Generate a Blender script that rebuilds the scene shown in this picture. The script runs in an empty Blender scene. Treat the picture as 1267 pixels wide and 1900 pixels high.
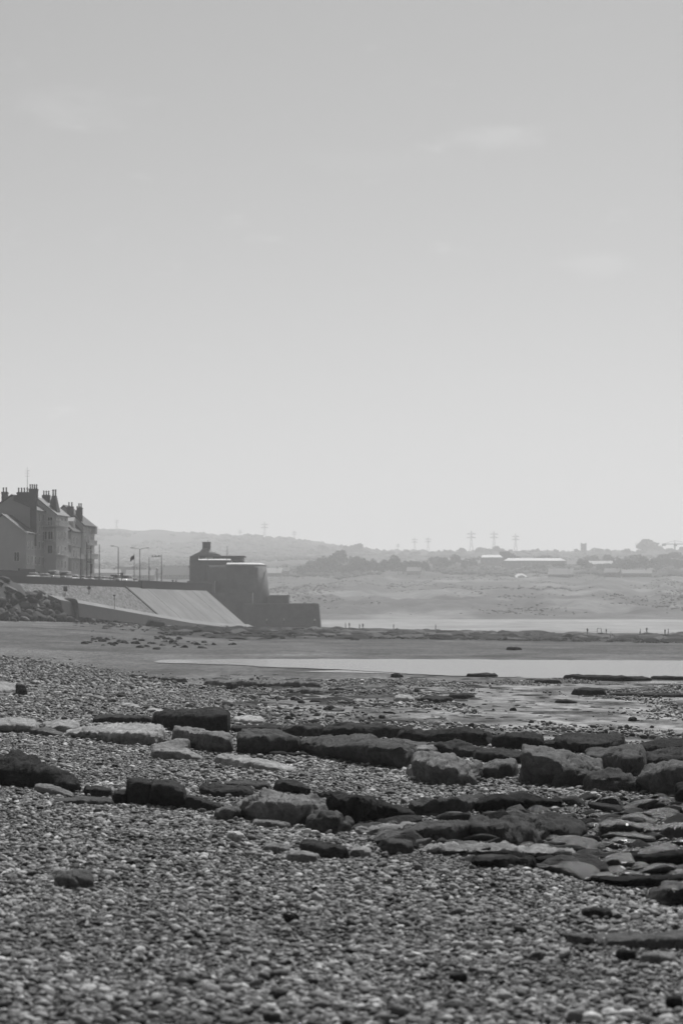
import bpy, bmesh, math, random
from mathutils import Vector, Matrix, noise
R = math.radians
random.seed(7)
S = bpy.context.scene
COL = S.collection

# ------------------------------------------------------------------ camera, sky, sun, exposure
FPX, CX, HY = 4200.0, 633.5, 1128.0        # focal length and horizon of the photograph, in its own pixels
CZ = 5.0                                    # eye height above low water
cam = bpy.data.cameras.new('camera'); camo = bpy.data.objects.new('camera', cam); COL.objects.link(camo)
cam.sensor_fit = 'VERTICAL'; cam.sensor_height = 36.0; cam.lens = 36.0 * FPX / 1900.0
cam.shift_y = (HY - 950.0) / 1900.0
camo.location = (0, 0, CZ); camo.rotation_euler = (R(90), 0, 0)
cam.clip_start = 0.5; cam.clip_end = 40000
cam.dof.use_dof = True; cam.dof.focus_distance = 58.0; cam.dof.aperture_fstop = 2.8
S.camera = camo

SUN_EL, SUN_AZ = 54.0, 14.0                 # ahead of the camera, a little to the right
world = bpy.data.worlds.new('World'); S.world = world; world.use_nodes = True
wn, wl = world.node_tree.nodes, world.node_tree.links
wn.clear()
sky = wn.new('ShaderNodeTexSky'); sky.sky_type = 'NISHITA'; sky.sun_disc = False
sky.sun_elevation = R(SUN_EL); sky.sun_rotation = R(SUN_AZ)
sky.air_density = 1.1; sky.dust_density = 1.2; sky.ozone_density = 1.0; sky.altitude = 0
# black-and-white film behind an orange filter: mostly the red light of the sky
spc = wn.new('ShaderNodeSeparateColor'); wl.new(sky.outputs[0], spc.inputs[0])
def wmath(op, a, b=None, c=None):
    x = wn.new('ShaderNodeMath'); x.operation = op
    for i, q in enumerate((a, b, c)):
        if q is None: continue
        if isinstance(q, (int, float)): x.inputs[i].default_value = q
        else: wl.new(q, x.inputs[i])
    return x.outputs[0]
grey = wmath('ADD', wmath('MULTIPLY', spc.outputs[0], 0.55), wmath('MULTIPLY', spc.outputs[1], 0.45))
# faint wisps of cloud
tc = wn.new('ShaderNodeTexCoord'); mp = wn.new('ShaderNodeMapping'); mp.inputs['Scale'].default_value = (38, 38, 95)
cn = wn.new('ShaderNodeTexNoise'); cn.inputs['Scale'].default_value = 1.0; cn.inputs['Detail'].default_value = 6
wl.new(tc.outputs['Generated'], mp.inputs[0]); wl.new(mp.outputs[0], cn.inputs['Vector'])
sx = wn.new('ShaderNodeSeparateXYZ'); wl.new(tc.outputs['Generated'], sx.inputs[0])
u_, w_ = wmath('DIVIDE', sx.outputs[0], sx.outputs[1]), wmath('DIVIDE', sx.outputs[2], sx.outputs[1])
cloud = None
for px_, py_, ax_, ay_, st_ in ((925, 262, 95, 34, 0.16), (1090, 492, 110, 34, 0.08), (120, 196, 190, 42, 0.12), (700, 300, 260, 30, 0.03)):
    e1 = wmath('POWER', wmath('MULTIPLY', wmath('SUBTRACT', u_, (px_ - CX) / FPX), FPX / ax_), 2.0)
    e2 = wmath('POWER', wmath('MULTIPLY', wmath('SUBTRACT', w_, (HY - py_) / FPX), FPX / ay_), 2.0)
    g_ = wmath('EXPONENT', wmath('MULTIPLY', wmath('ADD', e1, e2), -1.0))
    mr = wn.new('ShaderNodeMapRange'); mr.interpolation_type = 'SMOOTHSTEP'; mr.inputs[1].default_value = 0.52; mr.inputs[2].default_value = 0.98; mr.inputs[4].default_value = st_
    wl.new(wmath('ADD', wmath('MULTIPLY', g_, 0.42), wmath('MULTIPLY', cn.outputs[0], 0.85)), mr.inputs[0])
    cloud = mr.outputs[0] if cloud is None else wmath('ADD', cloud, mr.outputs[0])
ahead = wmath('GREATER_THAN', sx.outputs[1], 0.05)
grey = wmath('MULTIPLY', grey, wmath('ADD', 1.0, wmath('MULTIPLY', cloud, ahead)))
bg = wn.new('ShaderNodeBackground'); bg.inputs['Strength'].default_value = 0.078
wl.new(grey, bg.inputs['Color'])
wo = wn.new('ShaderNodeOutputWorld'); wl.new(bg.outputs[0], wo.inputs[0])

sl = bpy.data.lights.new('sun', 'SUN'); sl.energy = 5.0; sl.angle = R(0.6); sl.color = (1, 1, 1)
so = bpy.data.objects.new('sun', sl); COL.objects.link(so)
sdir = Vector((math.sin(R(SUN_AZ)) * math.cos(R(SUN_EL)), math.cos(R(SUN_AZ)) * math.cos(R(SUN_EL)), math.sin(R(SUN_EL))))
so.rotation_euler = sdir.to_track_quat('Z', 'Y').to_euler(); so.location = sdir * 300

vs = S.view_settings; vs.view_transform = 'Standard'; vs.look = 'None'; vs.exposure = 0.0; vs.gamma = 1.0
vs.use_curve_mapping = False
S.render.engine = 'CYCLES'
S.cycles.use_denoising = True
S.cycles.max_bounces = 6; S.cycles.diffuse_bounces = 2; S.cycles.glossy_bounces = 2; S.cycles.volume_bounces = 1
S.cycles.sample_clamp_indirect = 4.0
S.cycles.filter_width = 1.5

# ------------------------------------------------------------------ helpers
def P(px, py, d): return Vector(((px - CX) / FPX * d, d, CZ + (HY - py) / FPX * d))
def lerp(a, b, t): return a + (b - a) * t
def interp(x, xs, ys):
    if x <= xs[0]: return ys[0]
    for i in range(1, len(xs)):
        if x <= xs[i]: return lerp(ys[i-1], ys[i], (x - xs[i-1]) / (xs[i] - xs[i-1]))
    return ys[-1]
def sstep(a, b, x):
    t = min(1, max(0, (x - a) / (b - a))); return t * t * (3 - 2 * t)
def fbm(x, y, z=0.0, o=4): return noise.fractal(Vector((x, y, z)), 1.0, 2.0, o)

class MB:
    def __init__(s): s.v, s.f = [], []
    def add(s, vs_, fs):
        b = len(s.v); s.v += [tuple(v) for v in vs_]; s.f += [tuple(i + b for i in f) for f in fs]; return s
    def box(s, x0, x1, y0, y1, z0, z1):
        return s.add([(x, y, z) for z in (z0, z1) for y in (y0, y1) for x in (x0, x1)],
                     [(0,2,3,1), (4,5,7,6), (0,1,5,4), (2,6,7,3), (0,4,6,2), (1,3,7,5)])
    def prism(s, poly, axis, a, b):
        # poly of (p, q) extruded along 'x' (poly is y,z), 'y' (poly is x,z) or 'z' (poly is x,y)
        n = len(poly)
        def pt(p, q, t): return {'x': (t, p, q), 'y': (p, t, q), 'z': (p, q, t)}[axis]
        vs_ = [pt(p, q, a) for p, q in poly] + [pt(p, q, b) for p, q in poly]
        return s.add(vs_, [tuple(range(n - 1, -1, -1)), tuple(range(n, 2 * n))] + [(i, (i+1) % n, n + (i+1) % n, n + i) for i in range(n)])
    def lathe(s, prof, seg=24, cx=0, cy=0, a0=0, a1=2 * math.pi):
        full = abs(a1 - a0 - 2 * math.pi) < 1e-6; m = seg if full else seg + 1
        vs_ = []
        for r, z in prof:
            for k in range(m):
                a = a0 + (a1 - a0) * k / seg; vs_.append((cx + r * math.cos(a), cy + r * math.sin(a), z))
        fs = []
        for i in range(len(prof) - 1):
            for k in range(seg):
                k2 = (k + 1) % m; fs.append((i*m + k, i*m + k2, (i+1)*m + k2, (i+1)*m + k))
        fs.append(tuple(range(m - 1, -1, -1))); fs.append(tuple((len(prof)-1)*m + k for k in range(m)))
        return s.add(vs_, fs)
    def tube(s, a, b, r0, r1=None, seg=6):
        r1 = r0 if r1 is None else r1
        a, b = Vector(a), Vector(b); q = (b - a).to_track_quat('Z', 'Y')
        vs_ = [a + q @ Vector((r0*math.cos(t), r0*math.sin(t), 0)) for t in [2*math.pi*k/seg for k in range(seg)]]
        vs_ += [b + q @ Vector((r1*math.cos(t), r1*math.sin(t), 0)) for t in [2*math.pi*k/seg for k in range(seg)]]
        return s.add(vs_, [(k, (k+1) % seg, seg + (k+1) % seg, seg + k) for k in range(seg)] + [tuple(range(seg-1, -1, -1)), tuple(range(seg, 2*seg))])
    def mesh(s, name, mat, smooth=False):
        m = bpy.data.meshes.new(name); m.from_pydata(s.v, [], s.f)
        bm = bmesh.new(); bm.from_mesh(m); bmesh.ops.recalc_face_normals(bm, faces=bm.faces); bm.to_mesh(m); bm.free()
        if mat: m.materials.append(mat)
        if smooth: m.shade_smooth()
        m.update(); return m
    def build(s, name, mat, parent=None, smooth=False, color=None): return obj(name, s.mesh(name, mat, smooth), parent, color)
def obj(name, mesh, parent=None, color=None):
    o = bpy.data.objects.new(name, mesh); COL.objects.link(o); o.parent = parent
    if color is not None: o.color = (color, color, color, 1)
    return o
def tag(o, label=None, cat=None, group=None, kind=None):
    if label: o['label'] = label
    if cat: o['category'] = cat
    if group: o['group'] = group
    if kind: o['kind'] = kind
    return o
def empty(name, loc=(0, 0, 0), rz=0.0):
    o = bpy.data.objects.new(name, None); COL.objects.link(o); o.location = loc; o.rotation_euler = (0, 0, rz); o.empty_display_size = 0.2
    return o
def copy_tree(o, parent=None):
    c = o.copy(); COL.objects.link(c); c.parent = parent
    for ch in [k for k in o.children]: copy_tree(ch, c)
    return c
def set_color(o, c):
    o.color = (c, c, c, 1)

# ------------------------------------------------------------------ materials (the photograph is black and white: all greys)
def mat_new(name):
    m = bpy.data.materials.new(name); m.use_nodes = True
    nt = m.node_tree; b = nt.nodes['Principled BSDF']; return m, nt.nodes, nt.links, b
def g4(v): return (v, v, v, 1)
def mathn(n, l, op, a, b=None, clamp=False):
    x = n.new('ShaderNodeMath'); x.operation = op; x.use_clamp = clamp
    for i, q in enumerate((a, b)):
        if q is None: continue
        if hasattr(q, 'links') or hasattr(q, 'is_output'): l.new(q, x.inputs[i])
        else: x.inputs[i].default_value = q
    return x.outputs[0]
def noise_n(n, l, vec, scale, detail=5, rough=0.6):
    t = n.new('ShaderNodeTexNoise'); t.inputs['Scale'].default_value = scale; t.inputs['Detail'].default_value = detail
    t.inputs['Roughness'].default_value = rough; l.new(vec, t.inputs['Vector']); return t.outputs[0]
def bump_n(n, l, h, strength, dist, prev=None):
    b = n.new('ShaderNodeBump'); b.inputs['Strength'].default_value = strength; b.inputs['Distance'].default_value = dist
    l.new(h, b.inputs['Height'])
    if prev: l.new(prev, b.inputs['Normal'])
    return b.outputs[0]
def simple(name, alb, rough=0.8, var=0.25, scale=1.0, bump=0.0, spec=0.3, metallic=0.0, use_obj=False):
    m, n, l, b = mat_new(name); tc = n.new('ShaderNodeTexCoord')
    h = noise_n(n, l, tc.outputs['Object'], scale, 6)
    f = mathn(n, l, 'MULTIPLY_ADD', h, 2 * var); f.node.inputs[2].default_value = 1 - var
    if use_obj:
        oi = n.new('ShaderNodeObjectInfo'); f = mathn(n, l, 'MULTIPLY', f, oi.outputs['Color'])
    else: f = mathn(n, l, 'MULTIPLY', f, alb)
    l.new(f, b.inputs['Base Color']); b.inputs['Roughness'].default_value = rough
    b.inputs['Specular IOR Level'].default_value = spec; b.inputs['Metallic'].default_value = metallic
    if bump: l.new(bump_n(n, l, noise_n(n, l, tc.outputs['Object'], scale * 4, 5), bump, 0.05), b.inputs['Normal'])
    return m
def rock_mat(name, rough=0.75, wet=False):
    m, n, l, b = mat_new(name); tc = n.new('ShaderNodeTexCoord'); oi = n.new('ShaderNodeObjectInfo')
    geo = n.new('ShaderNodeNewGeometry'); pos = geo.outputs['Position']
    n1 = noise_n(n, l, pos, 1.7, 6, 0.6); n2 = noise_n(n, l, pos, 6, 5, 0.7); n3 = noise_n(n, l, pos, 45, 3, 0.6)
    f = mathn(n, l, 'MULTIPLY_ADD', n1, 1.0); f.node.inputs[2].default_value = 0.25
    f2 = mathn(n, l, 'MULTIPLY_ADD', n2, 2.0); f2.node.inputs[2].default_value = 0.0
    f3 = mathn(n, l, 'MULTIPLY_ADD', n3, 0.8); f3.node.inputs[2].default_value = 0.6
    f = mathn(n, l, 'MULTIPLY', f, f2); f = mathn(n, l, 'MULTIPLY', f, f3); f = mathn(n, l, 'MULTIPLY', f, oi.outputs['Color'])
    l.new(f, b.inputs['Base Color']); b.inputs['Roughness'].default_value = rough
    b.inputs['Specular IOR Level'].default_value = 0.28 if wet else 0.04
    # bedding planes, pits and grain
    st = n.new('ShaderNodeMapping'); st.inputs['Scale'].default_value = (0.5, 0.5, 9); l.new(pos, st.inputs[0])
    b1 = bump_n(n, l, noise_n(n, l, st.outputs[0], 1.0, 4), 0.5, 0.08)
    b2 = bump_n(n, l, noise_n(n, l, pos, 5, 6, 0.65), 0.8, 0.09, b1)
    b3 = bump_n(n, l, noise_n(n, l, pos, 30, 5, 0.7), 0.9 if wet else 0.45, 0.03, b2)
    l.new(b3, b.inputs['Normal'])
    return m
M = {}
M['rock'] = rock_mat('rock_dry', 0.95)
M['wet'] = rock_mat('rock_wet', 0.2, True)
# pebble: one tone for each stone
m, n, l, b = mat_new('pebble'); oi = n.new('ShaderNodeObjectInfo'); tc = n.new('ShaderNodeTexCoord')
rp = n.new('ShaderNodeValToRGB'); e = rp.color_ramp.elements
e[0].position = 0; e[0].color = g4(0.035); e[1].position = 1; e[1].color = g4(0.56)
for p_, c_ in ((0.25, 0.08), (0.65, 0.19), (0.92, 0.36)): k = e.new(p_); k.color = g4(c_)
l.new(oi.outputs['Random'], rp.inputs[0])
h = noise_n(n, l, tc.outputs['Object'], 2.2, 5)
f = mathn(n, l, 'MULTIPLY_ADD', h, 0.7); f.node.inputs[2].default_value = 0.65
gp = n.new('ShaderNodeNewGeometry'); mpp = n.new('ShaderNodeMapping'); mpp.inputs['Scale'].default_value = (0.55, 0.4, 0.5); l.new(gp.outputs['Position'], mpp.inputs[0])
fp = mathn(n, l, 'MULTIPLY_ADD', noise_n(n, l, mpp.outputs[0], 1.0, 4), 1.5); fp.node.inputs[2].default_value = 0.22
f = mathn(n, l, 'MULTIPLY', f, fp)
f = mathn(n, l, 'MULTIPLY', f, rp.outputs[0]); l.new(f, b.inputs['Base Color']); b.inputs['Roughness'].default_value = 0.62
b.inputs['Specular IOR Level'].default_value = 0.15
l.new(bump_n(n, l, noise_n(n, l, tc.outputs['Object'], 5, 4), 0.3, 0.1), b.inputs['Normal'])
M['pebble'] = m
# beach ground: albedo and wetness stored on the vertices, pebbly grain from noise
m, n, l, b = mat_new('beach_ground'); geo = n.new('ShaderNodeNewGeometry'); pos = geo.outputs['Position']
at = n.new('ShaderNodeAttribute'); at.attribute_name = 'ground'; sp = n.new('ShaderNodeSeparateColor'); l.new(at.outputs['Color'], sp.inputs[0])
n1 = noise_n(n, l, pos, 0.35, 6, 0.6); n2 = noise_n(n, l, pos, 6.0, 6, 0.75)
vo = n.new('ShaderNodeTexVoronoi'); vo.inputs['Scale'].default_value = 8.0; l.new(pos, vo.inputs['Vector'])
sc_ = n.new('ShaderNodeSeparateColor'); l.new(vo.outputs['Color'], sc_.inputs[0])
mq = n.new('ShaderNodeMapping'); mq.inputs['Scale'].default_value = (1.6, 0.45, 1); l.new(pos, mq.inputs[0])
n4 = noise_n(n, l, mq.outputs[0], 1.0, 6, 0.75)
f = mathn(n, l, 'MULTIPLY_ADD', n1, 0.9); f.node.inputs[2].default_value = 0.55
f4 = mathn(n, l, 'MULTIPLY_ADD', n4, 2.4); f4.node.inputs[2].default_value = -0.2
f = mathn(n, l, 'MULTIPLY', f, f4)
mq6 = n.new('ShaderNodeMapping'); mq6.inputs['Scale'].default_value = (0.13, 0.05, 1); l.new(pos, mq6.inputs[0])
f6 = mathn(n, l, 'MULTIPLY_ADD', noise_n(n, l, mq6.outputs[0], 1.0, 8, 0.7), 1.6); f6.node.inputs[2].default_value = 0.2
f = mathn(n, l, 'MULTIPLY', f, f6)
f2 = mathn(n, l, 'MULTIPLY_ADD', n2, 1.6); f2.node.inputs[2].default_value = 0.2
mx = n.new('ShaderNodeMix'); mx.data_type = 'FLOAT'; mx.inputs[2].default_value = 1.0
l.new(sp.outputs[2], mx.inputs[0])
f3 = mathn(n, l, 'MULTIPLY_ADD', sc_.outputs[0], 1.5); f3.node.inputs[2].default_value = 0.3
l.new(f3, mx.inputs[3])
f = mathn(n, l, 'MULTIPLY', f, f2); f = mathn(n, l, 'MULTIPLY', f, mx.outputs[0]); f = mathn(n, l, 'MULTIPLY', f, sp.outputs[0])
l.new(f, b.inputs['Base Color'])
mq5 = n.new('ShaderNodeMapping'); mq5.inputs['Scale'].default_value = (1.1, 0.55, 1); l.new(pos, mq5.inputs[0])
n5 = noise_n(n, l, mq5.outputs[0], 1.0, 9, 0.72); r5 = n.new('ShaderNodeMapRange'); r5.inputs[1].default_value = 0.42; r5.inputs[2].default_value = 0.62; l.new(n5, r5.inputs[0])
wetv = mathn(n, l, 'MULTIPLY', sp.outputs[1], r5.outputs[0])
rg = mathn(n, l, 'MULTIPLY_ADD', wetv, -0.62); rg.node.inputs[2].default_value = 0.9
l.new(rg, b.inputs['Roughness']); spv = mathn(n, l, 'MULTIPLY_ADD', wetv, 0.6); spv.node.inputs[2].default_value = 0.06; l.new(spv, b.inputs['Specular IOR Level'])
bs = n.new('ShaderNodeBump'); bs.inputs['Distance'].default_value = 0.10; l.new(n2, bs.inputs['Height'])
ss = mathn(n, l, 'MULTIPLY_ADD', sp.outputs[1], -0.75); ss.node.inputs[2].default_value = 0.9; l.new(ss, bs.inputs['Strength'])
l.new(bs.outputs[0], b.inputs['Normal'])
M['beach'] = m
# water
m, n, l, b = mat_new('pool_water'); geo = n.new('ShaderNodeNewGeometry')
b.inputs['Base Color'].default_value = g4(0.06); b.inputs['Roughness'].default_value = 0.12; b.inputs['IOR'].default_value = 1.33
mpn = n.new('ShaderNodeMapping'); mpn.inputs['Scale'].default_value = (1.5, 4, 1); l.new(geo.outputs['Position'], mpn.inputs[0])
l.new(bump_n(n, l, noise_n(n, l, mpn.outputs[0], 1.6, 4), 0.25, 0.03), b.inputs['Normal'])
M['water'] = m
# dunes and hills
m, n, l, b = mat_new('dune_cover'); geo = n.new('ShaderNodeNewGeometry'); pos = geo.outputs['Position']
at = n.new('ShaderNodeAttribute'); at.attribute_name = 'ground'; sp = n.new('ShaderNodeSeparateColor'); l.new(at.outputs['Color'], sp.inputs[0])
n1 = noise_n(n, l, pos, 0.02, 7, 0.65); n2 = noise_n(n, l, pos, 0.15, 5, 0.7)
f = mathn(n, l, 'MULTIPLY_ADD', n1, 1.8); f.node.inputs[2].default_value = 0.1
f2 = mathn(n, l, 'MULTIPLY_ADD', n2, 1.2); f2.node.inputs[2].default_value = 0.4
f = mathn(n, l, 'MULTIPLY', f, f2); f = mathn(n, l, 'MULTIPLY', f, sp.outputs[0]); l.new(f, b.inputs['Base Color'])
b.inputs['Roughness'].default_value = 0.95; b.inputs['Specular IOR Level'].default_value = 0.1
M['dune'] = m
M['leaf'] = simple('foliage', 0.035, 0.9, 0.4, 0.4, spec=0.1)
M['bark'] = simple('bark', 0.08, 0.9)
M['scrub'] = simple('scrub_leaf', 0.07, 0.95, 0.5, 0.02, spec=0.1)
M['stone'] = simple('fort_stone', 0.15, 0.9, 0.45, 0.35, 0.5)
M['coping'] = simple('pale_coping', 0.55, 0.8, 0.15, 0.6)
M['slate'] = simple('roof_slate', 0.07, 0.6, 0.3, 1.5, 0.3)
M['tile'] = simple('roof_tile', 0.2, 0.75, 0.3, 2.0, 0.3)
M['render'] = simple('painted_render', 0.3, 0.85, 0.12, 0.5, use_obj=True)
M['trim'] = simple('white_trim', 0.6, 0.7, 0.1, 1)
M['brick'] = simple('dark_brick', 0.09, 0.85, 0.25, 2)
M['metal'] = simple('dark_metal', 0.05, 0.5, 0.1, 2)
M['galv'] = simple('grey_metal', 0.14, 0.5, 0.1, 2)
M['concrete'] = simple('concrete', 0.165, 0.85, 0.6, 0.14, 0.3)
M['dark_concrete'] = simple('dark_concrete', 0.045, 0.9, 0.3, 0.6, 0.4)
M['asphalt'] = simple('asphalt', 0.06, 0.9, 0.2, 1)
M['earth'] = simple('earth_bank', 0.03, 0.95, 0.45, 0.4, 0.6)
M['tyre'] = simple('tyre_rubber', 0.03, 0.8, 0.1)
M['cloth'] = simple('cloth', 0.2, 0.9, 0.1, 3, use_obj=True)
M['skin'] = simple('skin', 0.35, 0.6, 0.05)
M['hair'] = simple('hair', 0.04, 0.7, 0.1)
m, n, l, b = mat_new('window_glass'); b.inputs['Base Color'].default_value = g4(0.03); b.inputs['Roughness'].default_value = 0.08; M['glass'] = m
m, n, l, b = mat_new('car_paint'); oi = n.new('ShaderNodeObjectInfo'); l.new(oi.outputs['Color'], b.inputs['Base Color'])
b.inputs['Roughness'].default_value = 0.28; b.inputs['Metallic'].default_value = 0.3; b.inputs['Coat Weight'].default_value = 0.6; b.inputs['Coat Roughness'].default_value = 0.12; M['paint'] = m
# pitched stone apron: stone cells with recessed joints
m, n, l, b = mat_new('pitched_stone'); geo = n.new('ShaderNodeNewGeometry')
vo = n.new('ShaderNodeTexVoronoi'); vo.inputs['Scale'].default_value = 2.4; l.new(geo.outputs['Position'], vo.inputs['Vector'])
sc_ = n.new('ShaderNodeSeparateColor'); l.new(vo.outputs['Color'], sc_.inputs[0])
f = mathn(n, l, 'MULTIPLY_ADD', sc_.outputs[0], 0.20); f.node.inputs[2].default_value = 0.03; l.new(f, b.inputs['Base Color'])
b.inputs['Roughness'].default_value = 0.85; b.inputs['Specular IOR Level'].default_value = 0.2
iv = mathn(n, l, 'SUBTRACT', 1.0, vo.outputs['Distance']); l.new(bump_n(n, l, iv, 0.8, 0.3), b.inputs['Normal'])
M['pitched'] = m

# ------------------------------------------------------------------ the beach
HD = [2, 10, 14, 33, 57, 90, 120, 135, 200, 285, 420, 600, 650, 760, 1000]
HH = [2.3, 2.5, 2.57, 2.93, 3.28, 3.68, 3.98, 4.05, 4.05, 4.25, 4.75, 5.75, 6.1, 6.7, 7.3]
def ground_z(x, d):
    z = CZ - interp(d, HD, HH)
    k = 0.03 * (1 - sstep(65, 115, d))
    z -= k * x
    x0 = lerp(0, 14, sstep(65, 130, d)); kl = lerp(0, lerp(0.03, 0.055, sstep(200, 380, d)), sstep(65, 130, d))
    z += kl * max(0, min(70, -x - x0))
    z -= 0.022 * max(0, min(90, x + 20)) * sstep(230, 420, d)
    a = 0.05 * sstep(6, 20, d) * (1 - sstep(100, 122, d)) + 0.25 * sstep(210, 330, d)
    w = lerp(2.2, 16, sstep(60, 260, d))
    z += a * fbm(x / w, d / w * 0.6, 1.3, 3)
    if x > 2 and 18 < d < 60:   # hollow of the wet rock pools on the right
        z -= 0.18 * sstep(0.03, 0.12, x / d) * sstep(20, 24, d) * (1 - sstep(33, 37, d))
    return z
def hit(px, py):
    kx, kz = (px - CX) / FPX, (HY - py) / FPX
    d = 8.0; pd = d
    while d < 760:
        if CZ + kz * d < ground_z(kx * d, d): break
        pd = d; d *= 1.012
    a, b_ = pd, d
    for _ in range(14):
        mid = 0.5 * (a + b_)
        if CZ + kz * mid < ground_z(kx * mid, mid): b_ = mid
        else: a = mid
    return b_
def topx(x, d, z): return CX + x / d * FPX, HY - (z - CZ) / d * FPX

def inpoly(x, y, poly):
    c = False; j = len(poly) - 1
    for i in range(len(poly)):
        xi, yi = poly[i]; xj, yj = poly[j]
        if (yi > y) != (yj > y) and x < (xj - xi) * (y - yi) / (yj - yi) + xi: c = not c
        j = i
    return c
WETPOLY = [(640, 1545), (760, 1500), (870, 1478), (1060, 1480), (1300, 1470), (1500, 1470), (1500, 1660), (1300, 1655), (1090, 1640), (1000, 1615), (870, 1605), (760, 1575)]
def shingle_line(px): return interp(px, [0, 240, 420, 480, 560, 700, 1267], [1222, 1256, 1288, 1330, 1350, 1375, 1390])
def beach_zone(x, d, z):
    """albedo, wetness and pebbliness of the ground as one finds it at this place"""
    px, py = topx(x, d, z)
    nz = fbm(x / max(3, d * 0.05), d / max(6, d * 0.12), 5.0, 4)
    if d < 118:
        sh = sstep(-10, 14, py - shingle_line(px) + 10 * nz)
        al, we, pb = 0.08, 0.0, 1.0
        rk = (1 - sh)
        st = fbm(x / 2.6, d / 5.5, 15.0, 5); al = lerp(al, 0.15 + 0.16 * st, rk); pb = lerp(pb, 0.5, rk)
        wr = rk * sstep(780, 950, px + 120 * nz) * sstep(-.25, .05, st + .0) ; al = lerp(al, 0.13, wr); we = lerp(we, 0.66, wr); pb = lerp(pb, 0.05, wr)
        if d < 60 and inpoly(px, py, WETPOLY): al, we, pb = 0.06, 0.45, 0.5
        return al, we, pb
    al, we, pb = 0.15, 0.0, 0.3
    st = fbm(x / 9, d / 22, 15.0, 4)
    if d < 200:
        al = 0.125 + 0.07 * st; pb = 0.25
        left = sstep(-14, -20, x + 3 * nz)
        al = lerp(al, 0.12, left); pb = lerp(pb, 0.9, left)
    elif d < 300: al = 0.095 + 0.03 * st; pb = 0.2
    else: al = lerp(0.10 + 0.07 * st, 0.03 + 0.02 * max(0, st), sstep(300, 360, d) * sstep(-45, -25, x + 6 * nz))
    return al, we, pb

def grid_mesh(name, us, ds, zf, zone, mat, noise_up=None):
    vs_, cols = [], []
    for d in ds:
        for u in us:
            x = u * max(d, 16); z = zf(x, d); vs_.append((x, d, z)); cols.append(zone(x, d, z))
    nu = len(us); fs = [(i*nu + j, i*nu + j + 1, (i+1)*nu + j + 1, (i+1)*nu + j) for i in range(len(ds) - 1) for j in range(nu - 1)]
    me = bpy.data.meshes.new(name); me.from_pydata(vs_, [], fs); me.materials.append(mat); me.shade_smooth()
    ca = me.color_attributes.new('ground', 'FLOAT_COLOR', 'POINT')
    ca.data.foreach_set('color', [q for c in cols for q in (c[0], c[1], c[2], 1.0)])
    return me
us = [-0.9, -0.7, -0.5, -0.4, -0.32, -0.26, -0.22] + [-0.2 + 0.4 * i / 170 for i in range(171)] + [0.22, 0.26, 0.32, 0.4, 0.5, 0.7, 0.9]
ds = [2, 5, 8]
while ds[-1] < 1010: ds.append(ds[-1] * 1.0125 if ds[-1] > 11 else ds[-1] + 0.5)
beach = obj('beach', grid_mesh('beach', us, ds, ground_z, beach_zone, M['beach'])); tag(beach, kind='structure')

# ------------------------------------------------------------------ shingle: many small stones
def pebble_mesh(i):
    bm = bmesh.new(); bmesh.ops.create_icosphere(bm, subdivisions=2, radius=0.5)
    rr = random.Random(100 + i); sy, sz = rr.uniform(0.65, 0.95), rr.uniform(0.4, 0.68); off = rr.uniform(0, 99)
    ang = rr.uniform(1.5, 3.0); pl = [(Vector((rr.gauss(0, 1), rr.gauss(0, 1), rr.gauss(0, 1))).normalized(), rr.uniform(.3, .44)) for _ in range(5)]
    for v in bm.verts:
        q = noise.noise(v.co * ang + Vector((off, 0, 0))); v.co *= 1 + 0.34 * q
        for nn, dd in pl:
            e_ = v.co.dot(nn) - dd
            if e_ > 0: v.co -= nn * e_ * .85
        v.co.y *= sy; v.co.z *= sz
    me = bpy.data.meshes.new('pebble'); bm.to_mesh(me); bm.free(); me.shade_smooth(); me.materials.append(M['pebble']); return me
PEB = [pebble_mesh(i) for i in range(10)]
pcol = bpy.data.collections.new('pebble_shapes')
for i, me in enumerate(PEB): pcol.objects.link(bpy.data.objects.new('pebble_shape', me))
pts, sca, rot, idx = [], [], [], []
def scatter(d0, d1, dens, size, sd, test):
    umax = 0.165 + 1.5 / d0; area = umax * (d1 * d1 - d0 * d0); nn = int(area * dens)
    for _ in range(nn):
        d = math.sqrt(random.uniform(d0 * d0, d1 * d1)); x = random.uniform(-umax, umax) * d
        if abs(x) > 0.165 * d + 1.5: continue
        z = ground_z(x, d); px, py = topx(x, d, z)
        if not test(px, py, x, d): continue
        s_ = size * min(3.2, math.exp(random.gauss(0, sd))) * (1 + .45 * fbm(x / 1.6, d / 2.6, 31.0, 2))
        pts.append((x, d, z + s_ * random.uniform(-0.05, 0.28))); sca.append(s_)
        rot.append((random.gauss(0, 0.38), random.gauss(0, 0.38), random.uniform(0, 6.28))); idx.append(random.randrange(10))
def t_near(px, py, x, d):
    if inpoly(px, py, WETPOLY): return random.random() < 0.22
    if py > 1440: return True
    return py > shingle_line(px) + random.gauss(0, 6)
scatter(12.0, 22, 880, 0.042, 0.42, t_near)
scatter(22, 36, 720, 0.044, 0.42, t_near)
scatter(36, 62, 440, 0.050, 0.42, t_near)
scatter(62, 100, 110, 0.075, 0.42, t_near)
scatter(62, 128, 16, 0.085, 0.5, lambda px, py, x, d: px > 300 and py < shingle_line(px) + 14 and fbm(x / 5, d / 14, 9.0, 3) + 0.2 * (px < 880) > random.gauss(0.22, .12))
scatter(100, 175, 26, 0.12, 0.45, lambda px, py, x, d: py > 1222 + max(0, px) * 0.13 + random.gauss(0, 5) and px < 330)
sm = bpy.data.meshes.new('shingle'); sm.from_pydata(pts, [], [])
for nm, ty, dat, key in (('p_scale', 'FLOAT', sca, 'value'), ('p_idx', 'INT', idx, 'value'), ('p_rot', 'FLOAT_VECTOR', [q for r_ in rot for q in r_], 'vector')):
    a_ = sm.attributes.new(nm, ty, 'POINT'); a_.data.foreach_set(key, dat)
sm.materials.append(M['pebble'])
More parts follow.
